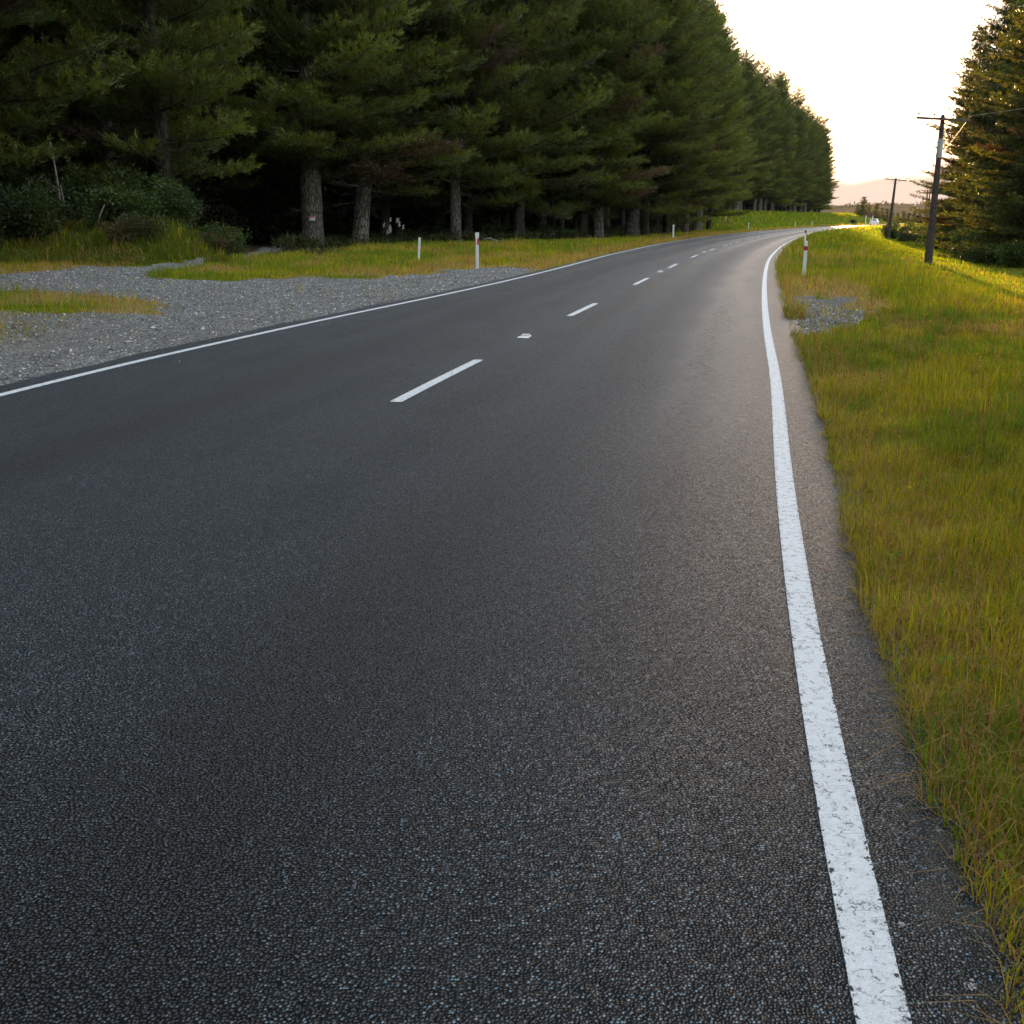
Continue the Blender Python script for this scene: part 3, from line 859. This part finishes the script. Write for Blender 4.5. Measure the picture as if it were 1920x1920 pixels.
# ------------------------------------------------------------------ shrubs
G1 = [(.030, .065, .012), (.045, .080, .014), (.060, .085, .016), (.035, .055, .018)]
G2 = [(.075, .075, .018), (.055, .080, .014), (.10, .075, .03), (.045, .060, .015)]
sh = [shrub('shrub', 3.0, 1.9, 51, G1, 5200, (.12, .045), 12), shrub('shrub', 2.2, 1.4, 52, G1, 4200, (.11, .04), 10),
      shrub('shrub', 2.6, 1.2, 53, G2, 5200, (.17, .022), 12), shrub('shrub', 4.2, 3.0, 54, G1, 7000, (.15, .055), 15)]
def bush(k, x, y, s, label, group=None, sz=None):
    o = place(sh[k], x, y, rng.uniform(0, 6.28), s, label, 'shrub', group, dz=-.03)
    if sz: o.scale[2] = sz
    return o
for x, y, k, s in ((-19.9, 39.6, 0, 1.0), (-18.2, 41.5, 3, .8), (-22.5, 42.5, 3, 1.0), (-15.5, 43.5, 0, 1.05), (-23, 38.5, 1, 1.1),
                   (-13.9, 41.0, 2, .95), (-14.1, 46.0, 3, .72), (-12.6, 48.5, 0, .9), (-16.0, 48.5, 3, .9), (-19.5, 47, 3, .95), (-12.2, 44.2, 2, .8), (-24, 47, 3, 1.1)):
    bush(k, x, y, s, 'tangled dark green shrub on the left bank behind the gravel', 'shrubs on the left bank')
for q in range(34):
    px = rng.uniform(640, 1060); x, y = P(px, 456 - (px - 625) * .012, 0.05)
    y = y + rng.uniform(1, 9); x = (px - 960) / FPX * y
    k = int(rng.choice([0, 1, 1, 2])); s = rng.uniform(.5, .85)
    bush(k, x, y, s, 'low dark shrub in the shade along the foot of the forest edge', 'shrubs along the forest edge')
x, y = P(624, 461, 0.05)
bush(1, x, y, .38, 'small bright green bush right beside the trunk with the notice')
for x, y, k, s in ((42.0, 122, 3, .75), (44.5, 121, 3, .92), (46.5, 118, 3, 1.0), (43.6, 113, 3, .88), (40.6, 105, 3, .82), (38.0, 97, 0, 1.15), (49.0, 123, 3, 1.0), (51.5, 126, 3, 1.0), (40.5, 114, 0, .75), (35.3, 87, 3, .72), (30.6, 74, 3, .75), (28.4, 66, 0, 1.1),
                   (31.5, 68, 3, .9), (27.9, 60.5, 0, 1.0), (30.4, 58, 3, .75), (33, 56, 3, .9)):
    bush(k, x, y, s, 'dense dark bush along the meadow behind the two nearest power poles', 'bushes behind the power poles')
x, y = P(1577, 417, 1.0)
bush(0, (1576 - 960) / FPX * 277, 277, .9, 'dark rounded bush on the end of the grassy knoll', None)

# ridge scrub: one far mass
pts, cols = [], []
g = np.random.default_rng(90)
sx = g.uniform(380, 950, 420); sy = np.full(420, 1500.0) + g.uniform(-60, 30, 420)
zr = np.interp(sx, hx, hz[np.argmin(abs(hy - 1480))])
n = 420 * 26
base = np.repeat(np.c_[sx, sy, zr + .4], 26, 0); sc_ = np.repeat(g.uniform(1.2, 4.5, 420) * (g.random(420) ** 1.5 + .4), 26)
pp = base + g.normal(0, .5, (n, 3)) * np.c_[sc_ * 1.5, sc_, sc_ * .7]
dd = g.normal(size=(n, 3)); dd[:, 2] = abs(dd[:, 2]); dd /= np.linalg.norm(dd, axis=1)[:, None]
V, F = tri_blades(pp, dd, sc_ * .8, sc_ * .6)
tag(np_mesh('scrub', V, F, M['leaf'], col=np.tile([[.035, .035, .014]], (3 * n, 1))), 'dark scrub scattered along the crest of the far brown hill', 'scrub', kind='stuff')

# undergrowth deep in the forest (one mass in the shade)
n = 26000
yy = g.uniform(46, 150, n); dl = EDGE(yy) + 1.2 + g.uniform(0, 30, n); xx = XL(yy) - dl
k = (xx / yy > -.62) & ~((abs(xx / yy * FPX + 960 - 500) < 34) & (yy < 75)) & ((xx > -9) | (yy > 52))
xx, yy = xx[k], yy[k]; hh = .25 + .9 * fbm(xx * .3, yy * .3, 5) ** 1.5
rep = np.repeat(np.arange(len(xx)), 5); n = len(rep)
pp = np.c_[xx[rep] + g.normal(0, .16, n), yy[rep] + g.normal(0, .16, n), height(xx, yy)[rep] + hh[rep] * g.uniform(0, .8, n)]
dd = g.normal(0, .7, (n, 3)); dd[:, 2] = abs(dd[:, 2]) + .3; dd /= np.linalg.norm(dd, axis=1)[:, None]
V, F = tri_blades(pp, dd, hh[rep] * g.uniform(.3, .6, n), g.uniform(.05, .12, n))
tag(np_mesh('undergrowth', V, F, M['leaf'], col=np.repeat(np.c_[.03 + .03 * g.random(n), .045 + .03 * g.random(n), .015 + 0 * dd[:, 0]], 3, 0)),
    'dark ferny undergrowth covering the shaded forest floor', 'undergrowth', kind='stuff')

# dark backing of young growth added inside the forest to block the bright horizon
n = 9000
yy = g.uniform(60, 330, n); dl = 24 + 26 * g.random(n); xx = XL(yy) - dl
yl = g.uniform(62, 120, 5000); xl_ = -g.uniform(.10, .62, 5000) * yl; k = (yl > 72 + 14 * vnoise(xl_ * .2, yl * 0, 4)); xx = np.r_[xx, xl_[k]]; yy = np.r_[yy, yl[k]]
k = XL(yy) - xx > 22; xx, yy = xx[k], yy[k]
ht = g.uniform(2.0, 7.5, len(xx))
rep = np.repeat(np.arange(len(xx)), np.where(yy < 115, 70, 22)); n = len(rep); ksz = np.clip(yy[rep] / 150, .42, 1) ** 1.3
tz = g.random(n)
pp = np.c_[xx[rep] + g.normal(0, .55, n) * (1.25 - tz), yy[rep] + g.normal(0, .55, n) * (1.25 - tz), height(xx, yy)[rep] + ht[rep] * tz]
dd = g.normal(0, 1, (n, 3)); dd[:, 2] *= .5; dd /= np.linalg.norm(dd, axis=1)[:, None]
V, F = tri_blades(pp, dd, ksz * g.uniform(.5, 1.3, n), ksz * g.uniform(.18, .45, n))
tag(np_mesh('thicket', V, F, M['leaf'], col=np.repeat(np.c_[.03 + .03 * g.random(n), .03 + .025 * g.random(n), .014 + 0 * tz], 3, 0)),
    'dark thicket of young growth added deep inside the forest to block the horizon', 'thicket', kind='stuff')

# ------------------------------------------------------------------ grass and stones
def in_view(x, y, m=.10):
    z = y * math.cos(PITCH) + EYE * math.sin(PITCH)
    return (abs(x) < (z * (.48 + m) + .6)) & (y > 1.2)
def far_ok(y): return y < 60
def make_blades(xs, ys, dist_w, hmul, seg2):
    gr, dry, fo, den, hf = zones(xs, ys)
    k = (g.random(len(xs)) < den) & in_view(xs, ys)
    xs, ys, dry, hf, fo = xs[k], ys[k], dry[k], hf[k], fo[k]
    n = len(xs); D = np.hypot(xs, ys)
    dr = xs - XR(ys)
    h = hmul * (.25 + hf ** 1.6 * (.45 + 1.1 * vnoise(xs * 3.1, ys * 3.1, 44))) * g.uniform(.45, 1.15, n) * np.where(g.random(n) < .06, 1.6, 1)
    w = np.maximum(.0034, D * dist_w) * g.uniform(.7, 1.3, n)
    az = g.uniform(0, 2 * math.pi, n); bend = np.abs(g.normal(.30, .25, n)) + .45 * (dry * g.random(n))
    flat = g.random(n) < .07 + .12 * dry; bend = np.where(flat, bend + 1.3, bend)
    pa = fbm(xs * 1.6, ys * 1.6, 91); pb = .5 * fbm(xs * .3, ys * .3, 92) + .5 * fbm(xs * 1.3, ys * 1.3, 93)
    green = np.stack([.085 + .15 * pa, .21 + .13 * pa, .010 + 0 * pa], 1)
    yel = np.stack([.42 + .06 * pa, .40 + .03 * pa, .018 + 0 * pa], 1)
    straw = np.stack([.46 + 0 * pa, .27 + .06 * pa, .085 + .05 * pb], 1)
    brown = np.array([[.16, .085, .03]])
    r1 = g.random(n)
    c = np.where((r1 < sstep(.45, .58, pb) * .62 + .06)[:, None], yel, green)
    c = np.where((g.random(n) < dry * .60 + .02)[:, None], straw, c)
    c = np.where((g.random(n) < .05)[:, None], brown, c)
    c = np.where(((dr > 5.0) | ((XL(ys) - xs > 2.5) & (ys > 128)))[:, None] & (g.random(n) < .75)[:, None], np.stack([.10 + .10 * pa, .20 + .08 * pa, .008 + 0 * pa], 1), c)
    c = c * g.uniform(.70, 1.12, (n, 1)) * (.70 + .55 * fbm(xs * 2.3, ys * 2.3, 47))[:, None]
    c = np.where(flat[:, None], straw * .8, c)
    bank = (xs < -.255 * ys) & (ys > 37.5) & (g.random(n) < .8)
    c = np.where(bank[:, None], np.stack([.055 + .07 * pa, .095 + .06 * pa, .012 + 0 * pa], 1), c)  # bank blades darkened to put the forest's shadow into their colour
    stalk = (g.random(n) < .022) & (far_ok(ys)); h = np.where(stalk, h * 1.55 + .05, h); c = np.where(stalk[:, None], np.array([[.26, .13, .06]]) * g.uniform(.7, 1.3, (n, 1)), c)
    z = height(xs, ys)
    b = np.c_[xs, ys, z - .01]; out = np.c_[np.cos(az), np.sin(az), 0 * az]
    sa = az + math.pi / 2 + g.normal(0, .6, n); sd = np.c_[np.cos(sa), np.sin(sa), 0 * az] * w[:, None] * .5
    up = np.array([0, 0, 1.0])
    midp = b + out * (h * bend * .35)[:, None] + up * (h * .58)[:, None]
    tip = b + out * (h * bend)[:, None] + up * (h * np.clip(1 - .35 * bend, .3, 1))[:, None]
    if seg2:
        V = np.stack([b - sd, b + sd, midp - sd * .8, midp + sd * .8, tip], 1).reshape(-1, 3)
        q = np.arange(n)[:, None] * 5
        F = np.stack([q + np.array([[0, 1, 3]]), q + np.array([[0, 3, 2]]), q + np.array([[2, 3, 4]])], 1).reshape(-1, 3)
        return V, F, np.repeat(c, 5, 0)
    V = np.stack([b - sd, b + sd, tip], 1).reshape(-1, 3)
    return V, np.arange(3 * n).reshape(-1, 3), np.repeat(c, 3, 0)
parts = []
def strip_r(n, ya, yb, da, db, p=1.0):
    y = ya + (yb - ya) * g.random(n) ** p; return XR(y) + da + (db - da) * g.random(n), y
parts.append(make_blades(*strip_r(230000, 1.0, 9, .18, 3.6), .00048, .135, True))
parts.append(make_blades(*strip_r(170000, 8.5, 20, .26, 8.5), .00050, .16, True))
parts.append(make_blades(*strip_r(110000, 19, 45, .26, 17), .00060, .22, False))
parts.append(make_blades(*strip_r(70000, 44, 130, .26, 24), .00075, .26, False))
parts.append(make_blades(*strip_r(26000, 130, 330, .26, 30), .0010, .34, False))
y = g.uniform(9, 50, 210000); parts.append(make_blades(g.uniform(-30, 9, 210000), y, .00060, .20, False))
y = g.uniform(48, 140, 120000); parts.append(make_blades(XL(y) - g.uniform(.2, 16, 120000), y, .00075, .22, False))
y = g.uniform(135, 330, 60000); parts.append(make_blades(XL(y) - g.uniform(.2, 34, 60000), y, .0010, .34, False))
# bank grasses, taller
y = g.uniform(37.5, 46, 15000); x = -(.262 + .30 * g.random(15000)) * y; parts.append(make_blades(x, y, .0007, .30, True))
o = 0; Vs, Fs, Cs = [], [], []
for V, F, C in parts:
    Vs.append(V); Fs.append(F + o); Cs.append(C); o += len(V)
fx = XR(g.uniform(3, 30, 260)); fy = g.uniform(3.5, 26, 260); fx = XR(fy) + g.uniform(.6, 8, 260)
nf = len(fx); fs = np.maximum(.010, .0011 * np.hypot(fx, fy)); fz = height(fx, fy) + g.uniform(.10, .22, nf)
fp = np.c_[fx, fy, fz]; fd = g.normal(0, .4, (nf, 3)) + np.array([0, -.4, 1]); fd /= np.linalg.norm(fd, axis=1)[:, None]
fa = np.cross(fd, [1, 0, 0]); fb = np.cross(fd, fa)
fV = np.stack([fp + fa * fs[:, None], fp + fb * fs[:, None], fp - fa * fs[:, None], fp - fb * fs[:, None]], 1).reshape(-1, 3)
q = np.arange(nf)[:, None] * 4
Vs.append(fV); Fs.append((np.stack([q + np.array([[0, 1, 2]]), q + np.array([[0, 2, 3]])], 1).reshape(-1, 3)) + o); Cs.append(np.tile([[.55, .36, .02]], (4 * nf, 1)))
oo = sum(len(v) for v in Vs)
wy = 2.2 + 20 * g.random(420) ** 1.3; wx = XR(wy) + .32 + 5.5 * g.random(420) ** 1.2; k = zones(wx, wy)[3] > .5; wx, wy = wx[k], wy[k]
rep = np.repeat(np.arange(len(wx)), 7); nw = len(rep); wa = g.uniform(0, 6.28, nw); wl_ = g.uniform(.03, .075, nw); ww = wl_ * .30; el = g.uniform(.3, 1.1, nw)
bp = np.c_[wx[rep], wy[rep], height(wx, wy)[rep] + g.uniform(.02, .12, nw)]; wd = np.c_[np.cos(wa) * np.cos(el), np.sin(wa) * np.cos(el), np.sin(el)]; ws = np.c_[-np.sin(wa), np.cos(wa), 0 * wa]
wV = np.stack([bp, bp + wd * (wl_ * .5)[:, None] + ws * (ww * .5)[:, None], bp + wd * wl_[:, None] - np.array([0, 0, .015]), bp + wd * (wl_ * .5)[:, None] - ws * (ww * .5)[:, None]], 1).reshape(-1, 3)
q = np.arange(nw)[:, None] * 4
Vs.append(wV); Fs.append(np.stack([q + np.array([[0, 1, 2]]), q + np.array([[0, 2, 3]])], 1).reshape(-1, 3) + oo); Cs.append(np.repeat(np.array([[.14, .23, .03]]) * g.uniform(.6, 1.3, (nw, 1)), 4, 0))
grass = np_mesh('grass', np.concatenate(Vs), np.concatenate(Fs), M['blade'], col=np.concatenate(Cs))
tag(grass, 'yellow green verge grass with straw patches on both sides of the road', 'grass', kind='stuff')
print('grass verts', o)

# loose gravel stones
n = 70000
y = 10 + 28 * g.random(n) ** 1.2; x = g.uniform(-22, 6, n)
gr_, *_r = zones(x, y)
k = (gr_ > .5) & in_view(x, y); x, y = x[k], y[k]
x2, y2 = g.uniform(3.5, 7.5, 2600), g.uniform(13, 21, 2600)
k = inpoly(x2, y2, Z_PATCH); x, y = np.r_[x, x2[k]], np.r_[y, y2[k]]
n = len(x); s = g.uniform(.006, .021, n) * np.where(g.random(n) < .05, 1.8, 1)
octa = np.array([[1, 0, 0], [-1, 0, 0], [0, 1, 0], [0, -1, 0], [0, 0, 1], [0, 0, -1.0]])
of = np.array([[0, 2, 4], [2, 1, 4], [1, 3, 4], [3, 0, 4], [2, 0, 5], [1, 2, 5], [3, 1, 5], [0, 3, 5]])
sc3 = s[:, None] * g.uniform(.6, 1.4, (n, 3)) * np.array([1, 1, .7])
vv = octa[None] * sc3[:, None, :] + g.normal(0, .25, (n, 6, 3)) * s[:, None, None]
a = g.uniform(0, 6.28, n); ca, sa = np.cos(a)[:, None], np.sin(a)[:, None]
vx = vv[..., 0] * ca - vv[..., 1] * sa; vy = vv[..., 0] * sa + vv[..., 1] * ca
V = np.stack([vx + x[:, None], vy + y[:, None], vv[..., 2] + (height(x, y) + s * .25)[:, None]], -1).reshape(-1, 3)
F = (np.arange(n)[:, None, None] * 6 + of[None]).reshape(-1, 3)
b = .10 + .52 * g.random(n) ** 1.6; tint = g.random((n, 1))
C = b[:, None] * (np.array([[.92, 1.0, .99]]) * tint + np.array([[1.10, .98, .86]]) * (1 - tint))
m, nt = new_mat('gravel_stone'); t = NT(nt)
t.out(t.pbr(t.n('ShaderNodeAttribute', attribute_name='Col').outputs['Color'], .85, .25))
tag(np_mesh('gravel', V, F, m, col=np.repeat(C, 6, 0)), 'loose grey gravel of the pull-off beside the left edge line', 'gravel', kind='stuff')

# ------------------------------------------------------------------ roadside posts
def marker_post(h, w=.10, d=.055, band=None, collar=False):
    root = empty('marker_post')
    b = MB()
    b.box((0, 0, h / 2 - .1), (w, d, h + .2))
    if collar: b.box((0, 0, h - .075), (w * 1.18, d * 1.25, .15))
    b.build('post', M['white'], root, bevel=.008)
    if band == 'wrap':
        q = MB(); q.box((0, 0, h - .20), (w + .012, d + .012, .115)); q.build('reflector_band', M['red'], root)
    if band == 'side':
        q = MB(); q.box((w * .36, 0, h - .30), (w * .46, d + .014, .21)); q.box((-w * .52, 0, h - .30), (.02, d + .014, .21)); q.build('reflector_band', M['red'], root)
    if band == 'top':
        q = MB(); q.box((0, 0, h - .13), (w + .012, d + .012, .17)); q.build('reflector_band', M['black'], root)
    return root
def post(px, py, z, h, label, band=None, collar=False, tilt=(0, 0), group=None, w=.10):
    x, y = P(px, py, z); zz = ground_z(x, y)
    o = marker_post(h, w, .055, band, collar)
    s = (float(XC(y + 1)) - float(XC(y - 1))) / 2
    o.location = (x, y, zz); o.rotation_euler = (tilt[0], tilt[1], -math.atan(s))
    tag(o, label, 'marker post', group)
post(895, 503, -.03, 1.22, 'white marker post with a red side reflector beside the gravel pull-off', 'side', True)
post(785, 488, 0, .94, 'plain white post leaning slightly in the grass left of the red banded post', tilt=(0, R(3.5)), w=.09)
post(1507, 520, 0, .99, 'white marker post with a bright red band on the right verge', 'wrap')
post(1508.5, 463, 0, 1.0, 'white post with a dark top seen just behind the red banded post', 'top', w=.09)
post(1542, 437, 0, .95, 'white post with a dark top standing alone on the inside of the bend', 'top', w=.11)
post(1592, 429, 0, 1.0, 'small white post with a dark top in front of the brown sign', 'top', w=.12)
post(1630, 426, 0, .95, 'farthest white post at the inside of the bend, right of the white car', None, w=.12)
post(1262, 448, 0, 1.16, 'white marker post with a notched collar in the straw along the left edge line', None, True, w=.12)
post(1359, 430.5, 0, .95, 'thin pale stake leaning right before the dark forest trunks', None, tilt=(0, R(9)), w=.08)
post(1403, 433, 0, 1.12, 'white marker post just before the foot of the grassy knoll', None, True, w=.12)
post(1491, 427, 0, 1.0, 'pale post in front of the middle of the grassy knoll', None, w=.10)
post(1522, 425.3, 0, 1.0, 'faint small post at the foot of the right part of the knoll', None, w=.10)

# raised pavement markers
def stud():
    root = empty('road_stud')
    b = MB()
    v = [(-.115, -.11, 0), (.115, -.11, 0), (.115, -.06, .014), (-.115, -.06, .014), (-.115, .11, 0), (.115, .11, 0)]
    b.add([(-.15, -.13, 0), (.11, -.13, 0), (.11, -.05, .016), (-.13, -.05, .016)], [(0, 1, 2, 3)])
    b.add([(-.085, .0, .040), (.085, .0, .040), (.065, .07, .046), (-.065, .07, .046), (-.11, .12, 0), (.11, .12, 0), (-.105, -.05, .016), (.105, -.05, .016)],
          [(0, 1, 2, 3), (3, 2, 5, 4), (6, 0, 3, 4), (1, 7, 5, 2)])
    b.build('casing', M['studw'], root)
    l = MB(); l.add([(-.105, -.05, .016), (.105, -.05, .016), (.085, .0, .040), (-.085, .0, .040)], [(0, 1, 2, 3)])
    l.build('lens', M['studl'], root)
    return root
s0 = stud()
for i, y in enumerate((15.4, 34.6, 54.6, 72.9, 91.0, 109.0)):
    o = s0 if i == 0 else copy_tree(s0)
    sl = (float(XC(y + 1)) - float(XC(y - 1))) / 2
    o.location = (float(XC(y)), y, .002); o.rotation_euler = (0, 0, -math.atan(sl)); o.scale = (.68, .8, .9)
    if i == 0: tag(o, 'white raised road stud lying between the two nearest centre dashes', 'road stud', 'studs along the centre line')
    elif i == 1: tag(o, 'white raised road stud beyond the third dash of the centre line', 'road stud', 'studs along the centre line')
    else: tag(o, 'tiny white road stud among the far dashes of the bend', 'road stud', 'studs along the centre line')

# ------------------------------------------------------------------ power poles
def power_pole(h=6.9, sleeve=False, arm=2.5, rb=.20):
    root = empty('power_pole')
    b = MB()
    zs = [-.8, 0, .5, 2, 4, 5.5, h - .1, h]
    b.tube([(0, 0, z) for z in zs], [rb * (1 - .50 * max(z, 0) / h) for z in zs[:-1]] + [.06], 10)
    b.build('pole', M['polewood'], root, smooth=False)
    T = Matrix.Rotation(R(3.5), 3, 'Y')
    a = MB(); a.box((0, -.14, h - .22), (arm, .09, .11), T); a.build('crossarm', M['armwood'], root, bevel=.01)
    for dx in (-arm / 2 + .10, -arm * .17, arm * .17, arm / 2 - .10):
        q = MB(); p0 = T @ Vector((dx, 0, .05)) + Vector((0, -.14, h - .22))
        q.tube([p0, p0 + Vector((0, 0, .10)), p0 + Vector((0, 0, .11)), p0 + Vector((0, 0, .17)), p0 + Vector((0, 0, .20))], [.018, .018, .05, .055, .03], 8)
        q.build('insulator', M['insul'], root, smooth=True)
    br = MB()
    for sx in (-1, 1): br.tube([T @ Vector((sx * .55, 0, -.05)) + Vector((0, -.14, h - .22)), (0, -.10, h - .72)], .015, 5)
    br.build('brace', M['polewood'], root)
    if sleeve:
        q = MB(); q.tube([(0, 0, h - 1.95), (0, 0, h - 1.1)], [rb * .67 + .012, rb * .60 + .012], 10); q.build('sleeve', M['sleeve'], root)
    return root
PP = []
def pole_at(x, y, rz, label, sleeve=False, sc=1.0, dz=0, ty=0.0, rb=.20):
    o = power_pole(sleeve=sleeve, rb=rb)
    z = ground_z(x, y) + dz
    o.location = (x, y, z); o.rotation_euler = (0, ty, rz); o.scale = (sc, sc, sc)
    PP.append((x, y, z + 6.75 * sc))
    return tag(o, label, 'power pole', 'power poles along the meadow')
x1, y1 = P(1740, 495, -.41)
pole_at(x1, y1, R(-6), 'nearest and tallest dark power pole with a pale metal sleeve', True, .945)
x2, y2 = P(1665, 451, -.72)
pole_at(x2, y2, R(-10), 'leaning dark power pole standing at the edge of the bushes', sc=.93, ty=R(2), rb=.22)
pole_at(79.5, 213, R(-14), 'distant power pole with a level crossarm above the bushes', sc=1.0, dz=.9, rb=.24)
pole_at(111.5, 297, R(-14), 'smallest, farthest power pole beside the distant one', sc=1.05, dz=1.1, rb=.26)
# wires from the nearest pole's arm back over the camera's right, and on along the line
def wire(name, a, b, sag, r, label, n=14):
    a, b = Vector(a), Vector(b); q = MB()
    q.tube([a.lerp(b, i / n) - Vector((0, 0, sag * 4 * (i / n) * (1 - i / n))) for i in range(n + 1)], r, 4)
    tag(q.build(name, M['wire']), label, 'wire', 'power line wires')
ux = math.cos(R(-6)); uy = math.sin(R(-6))
zt = PP[0][2] + .08
arm_end = (x1 + 1.14 * ux, y1 + 1.14 * uy - .12, zt - .02)
wire('power_wire', arm_end, (x1 + 6.2, y1 - 55, zt + .9), .55, .012, 'pale wire running right from the end of the nearest crossarm')
for dx in (-1.14, -.42, .42, 1.14):
    wire('power_wire', (x1 + dx * ux, y1 + dx * uy - .12, zt + .05 - dx * .06), (x2 + dx * .98, y2 - dx * .17, PP[1][2] + .05 - dx * .06), .9, .0045, 'thin wire strung between the two nearest power poles')

# ------------------------------------------------------------------ the notice on the trunk
root = empty('notice_sign', (SX + .13, SY - .74, 1.60 + ground_z(SX, SY)), R(-4))
b = MB(); b.box((0, 0, 0), (.34, .012, .25)); b.build('board', M['signw'], root)
b = MB(); b.box((-.02, -.010, .095), (.30, .006, .05)); b.box((-.11, -.010, .035), (.09, .006, .03)); b.box((.02, -.010, .035), (.11, .006, .022)); b.box((-.06, -.010, -.02), (.17, .006, .022))
b.build('print', M['signr'], root)
tag(root, 'small white notice with red print nailed to the broad pine trunk', 'notice')

# ------------------------------------------------------------------ brown sign and white car far up the road
cx, cy = 84.2, 262.0
root = empty('information_sign', (83.2, 257, ground_z(83.2, 257)), R(-18))
b = MB(); b.box((-.95, 0, 1.0), (.16, .16, 2.4)); b.build('post', M['white'], root)
b = MB(); b.box((.55, 0, 1.0), (.16, .16, 2.4)); b.build('post', M['white'], root)
b = MB(); b.box((-.2, 0, 2.15), (2.3, .12, .62)); b.add([(-1.5, -.10, 2.46), (1.1, -.10, 2.46), (.75, -.05, 2.70), (-1.2, -.05, 2.70), (-1.5, .10, 2.46), (1.1, .10, 2.46), (.75, .05, 2.70), (-1.2, .05, 2.70)],
      [(0, 1, 2, 3), (7, 6, 5, 4), (3, 2, 6, 7), (0, 4, 5, 1), (0, 3, 7, 4), (1, 5, 6, 2)])
b.build('board', M['brown'], root)
tag(root, 'small brown board on two white posts beside the far bend', 'sign')

root = empty('parked_car', (float(XC(262)) - 1.0, 262, .0), -math.atan(.45))
def loft(secs, mat, name, smooth=True):
    b = MB(); n = len(secs[0]); v = [p for s in secs for p in s]
    f = [(i * n + k, i * n + (k + 1) % n, (i + 1) * n + (k + 1) % n, (i + 1) * n + k) for i in range(len(secs) - 1) for k in range(n)]
    f += [tuple(range(n))[::-1], tuple(range((len(secs) - 1) * n, len(secs) * n))]
    b.add(v, f); return b.build(name, mat, root, smooth=False, bevel=.05)
def sec(y, w, z0, z1, ins=.1): return [(-w, y, z0), (w, y, z0), (w, y, z1 - ins), (w - ins, y, z1), (-w + ins, y, z1), (-w, y, z1 - ins)]
loft([sec(-2.2, .82, .35, .92), sec(-1.9, .88, .28, 1.0), sec(1.2, .88, .28, 1.0), sec(2.1, .80, .32, .80)], M['carw'], 'body')
loft([sec(-2.0, .78, .95, 1.02, .03), sec(-1.6, .70, .95, 1.46), sec(.2, .70, .95, 1.48), sec(1.1, .76, .95, 1.02, .03)], M['carw'], 'cabin')
b = MB(); b.add([(-.62, -1.99, 1.06), (.62, -1.99, 1.06), (.54, -1.70, 1.40), (-.54, -1.70, 1.40)], [(0, 1, 2, 3)]); b.build('rear_window', M['glass'], root)
for sx in (-1, 1):
    b = MB(); b.box((sx * .70, -2.14, .80), (.24, .14, .17)); b.build('tail_lamp', M['tail'], root)
    for yy in (-1.3, 1.35):
        b = MB(); b.tube([(sx * .78, yy, .31), (sx * .90, yy, .31)], .31, 14); b.build('wheel', M['tyre'], root)
tag(root, 'small white car seen from behind on the far bend', 'car')

# ------------------------------------------------------------------ small things: flowers, dead saplings, fallen branch
for i in range(11):
    px = 725 + rng.uniform(-6, 42); D = 70.3 + rng.uniform(-1, 1)
    x = (px - 960) / FPX * D; hgt = rng.uniform(.75, 1.6)
    root = empty('white_flower', (x, D, ground_z(x, D)))
    b = MB(); b.tube([(0, 0, 0), (.05, 0, hgt * .6), (.03, .02, hgt)], [.014, .010, .005], 5); b.build('stem', M['firbark'], root)
    b = MB()
    for k in range(5): b.tube([(.03, .02, hgt - .05 * k), (.03 + .06 * math.cos(k * 2.2), .02 + .06 * math.sin(k * 2.2), hgt - .05 * k - .05)], [.018, .042], 6)
    b.build('blossom', M['flower'], root)
    tag(root, 'tall white flower spike in the shade right of the leaning pine trunk', 'flower', 'white flowers at the forest edge')
def snag(name, pts, rad, label, cat='dead tree', twigs=5):
    b = MB(); b.tube(pts, rad, 6)
    pts = [Vector(p) for p in pts]
    for k in range(twigs):
        f = random.uniform(.4, .95) * (len(pts) - 1); i = min(int(f), len(pts) - 2); p = pts[i].lerp(pts[i + 1], f - i)
        d = Vector((random.uniform(-1, 1), random.uniform(-.4, .4), random.uniform(.1, .8))) * random.uniform(.3, .9)
        b.tube([p, p + d * .6, p + d + Vector((0, 0, -.1))], [.02, .013, .005], 4)
    return tag(b.build(name, M['deadwood'], smooth=True), label, cat)
D = 44.0
def at(px, py, D): # point at depth D seen at that pixel
    v = (py - 960) / FPX
    k = D / (math.cos(PITCH) - v * math.sin(PITCH))
    return ((px - 960) / FPX * k, D, EYE - (math.sin(PITCH) + v * math.cos(PITCH)) * k)
snag('dead_sapling', [at(117, 440, D), at(113, 380, D), at(106, 330, D), at(94, 265, D)], [.055, .05, .04, .02], 'pale bare dead sapling leaning left on the bank')
snag('dead_sapling', [at(125, 440, D), at(120, 380, D), at(113, 345, D)], [.04, .03, .015], 'shorter dead stem beside the pale leaning sapling', twigs=2)
D = 39.0
snag('dead_stick', [at(182, 425, D), at(188, 402, D), at(196, 384, D)], [.03, .025, .02], 'broken pale stick poking out of the bank shrubs', 'stick', 0)
D = 70.0
snag('fallen_branch', [at(906, 449, D), at(918, 447, D), at(930, 451, D), at(938, 456, D)], [.05, .06, .05, .02], 'fallen dead branch arching at the forest edge by the posts', 'branch', 2)

# ------------------------------------------------------------------ evening haze: even air from below the ground to above the tallest tree
m, nt = new_mat('haze_air'); t = NT(nt)
pv = t.n('ShaderNodeVolumePrincipled', {'Density': .000035, 'Color': c4(.88, .90, .92), 'Anisotropy': .0})
o = nt.nodes.new('ShaderNodeOutputMaterial'); nt.links.new(pv.outputs[0], o.inputs['Volume'])
b = MB(); b.box((250, 1150, 38.5), (6300, 3300, 83)); tag(b.build('haze', m), 'thin evening haze lying over the road and the hills', 'haze', kind='stuff')
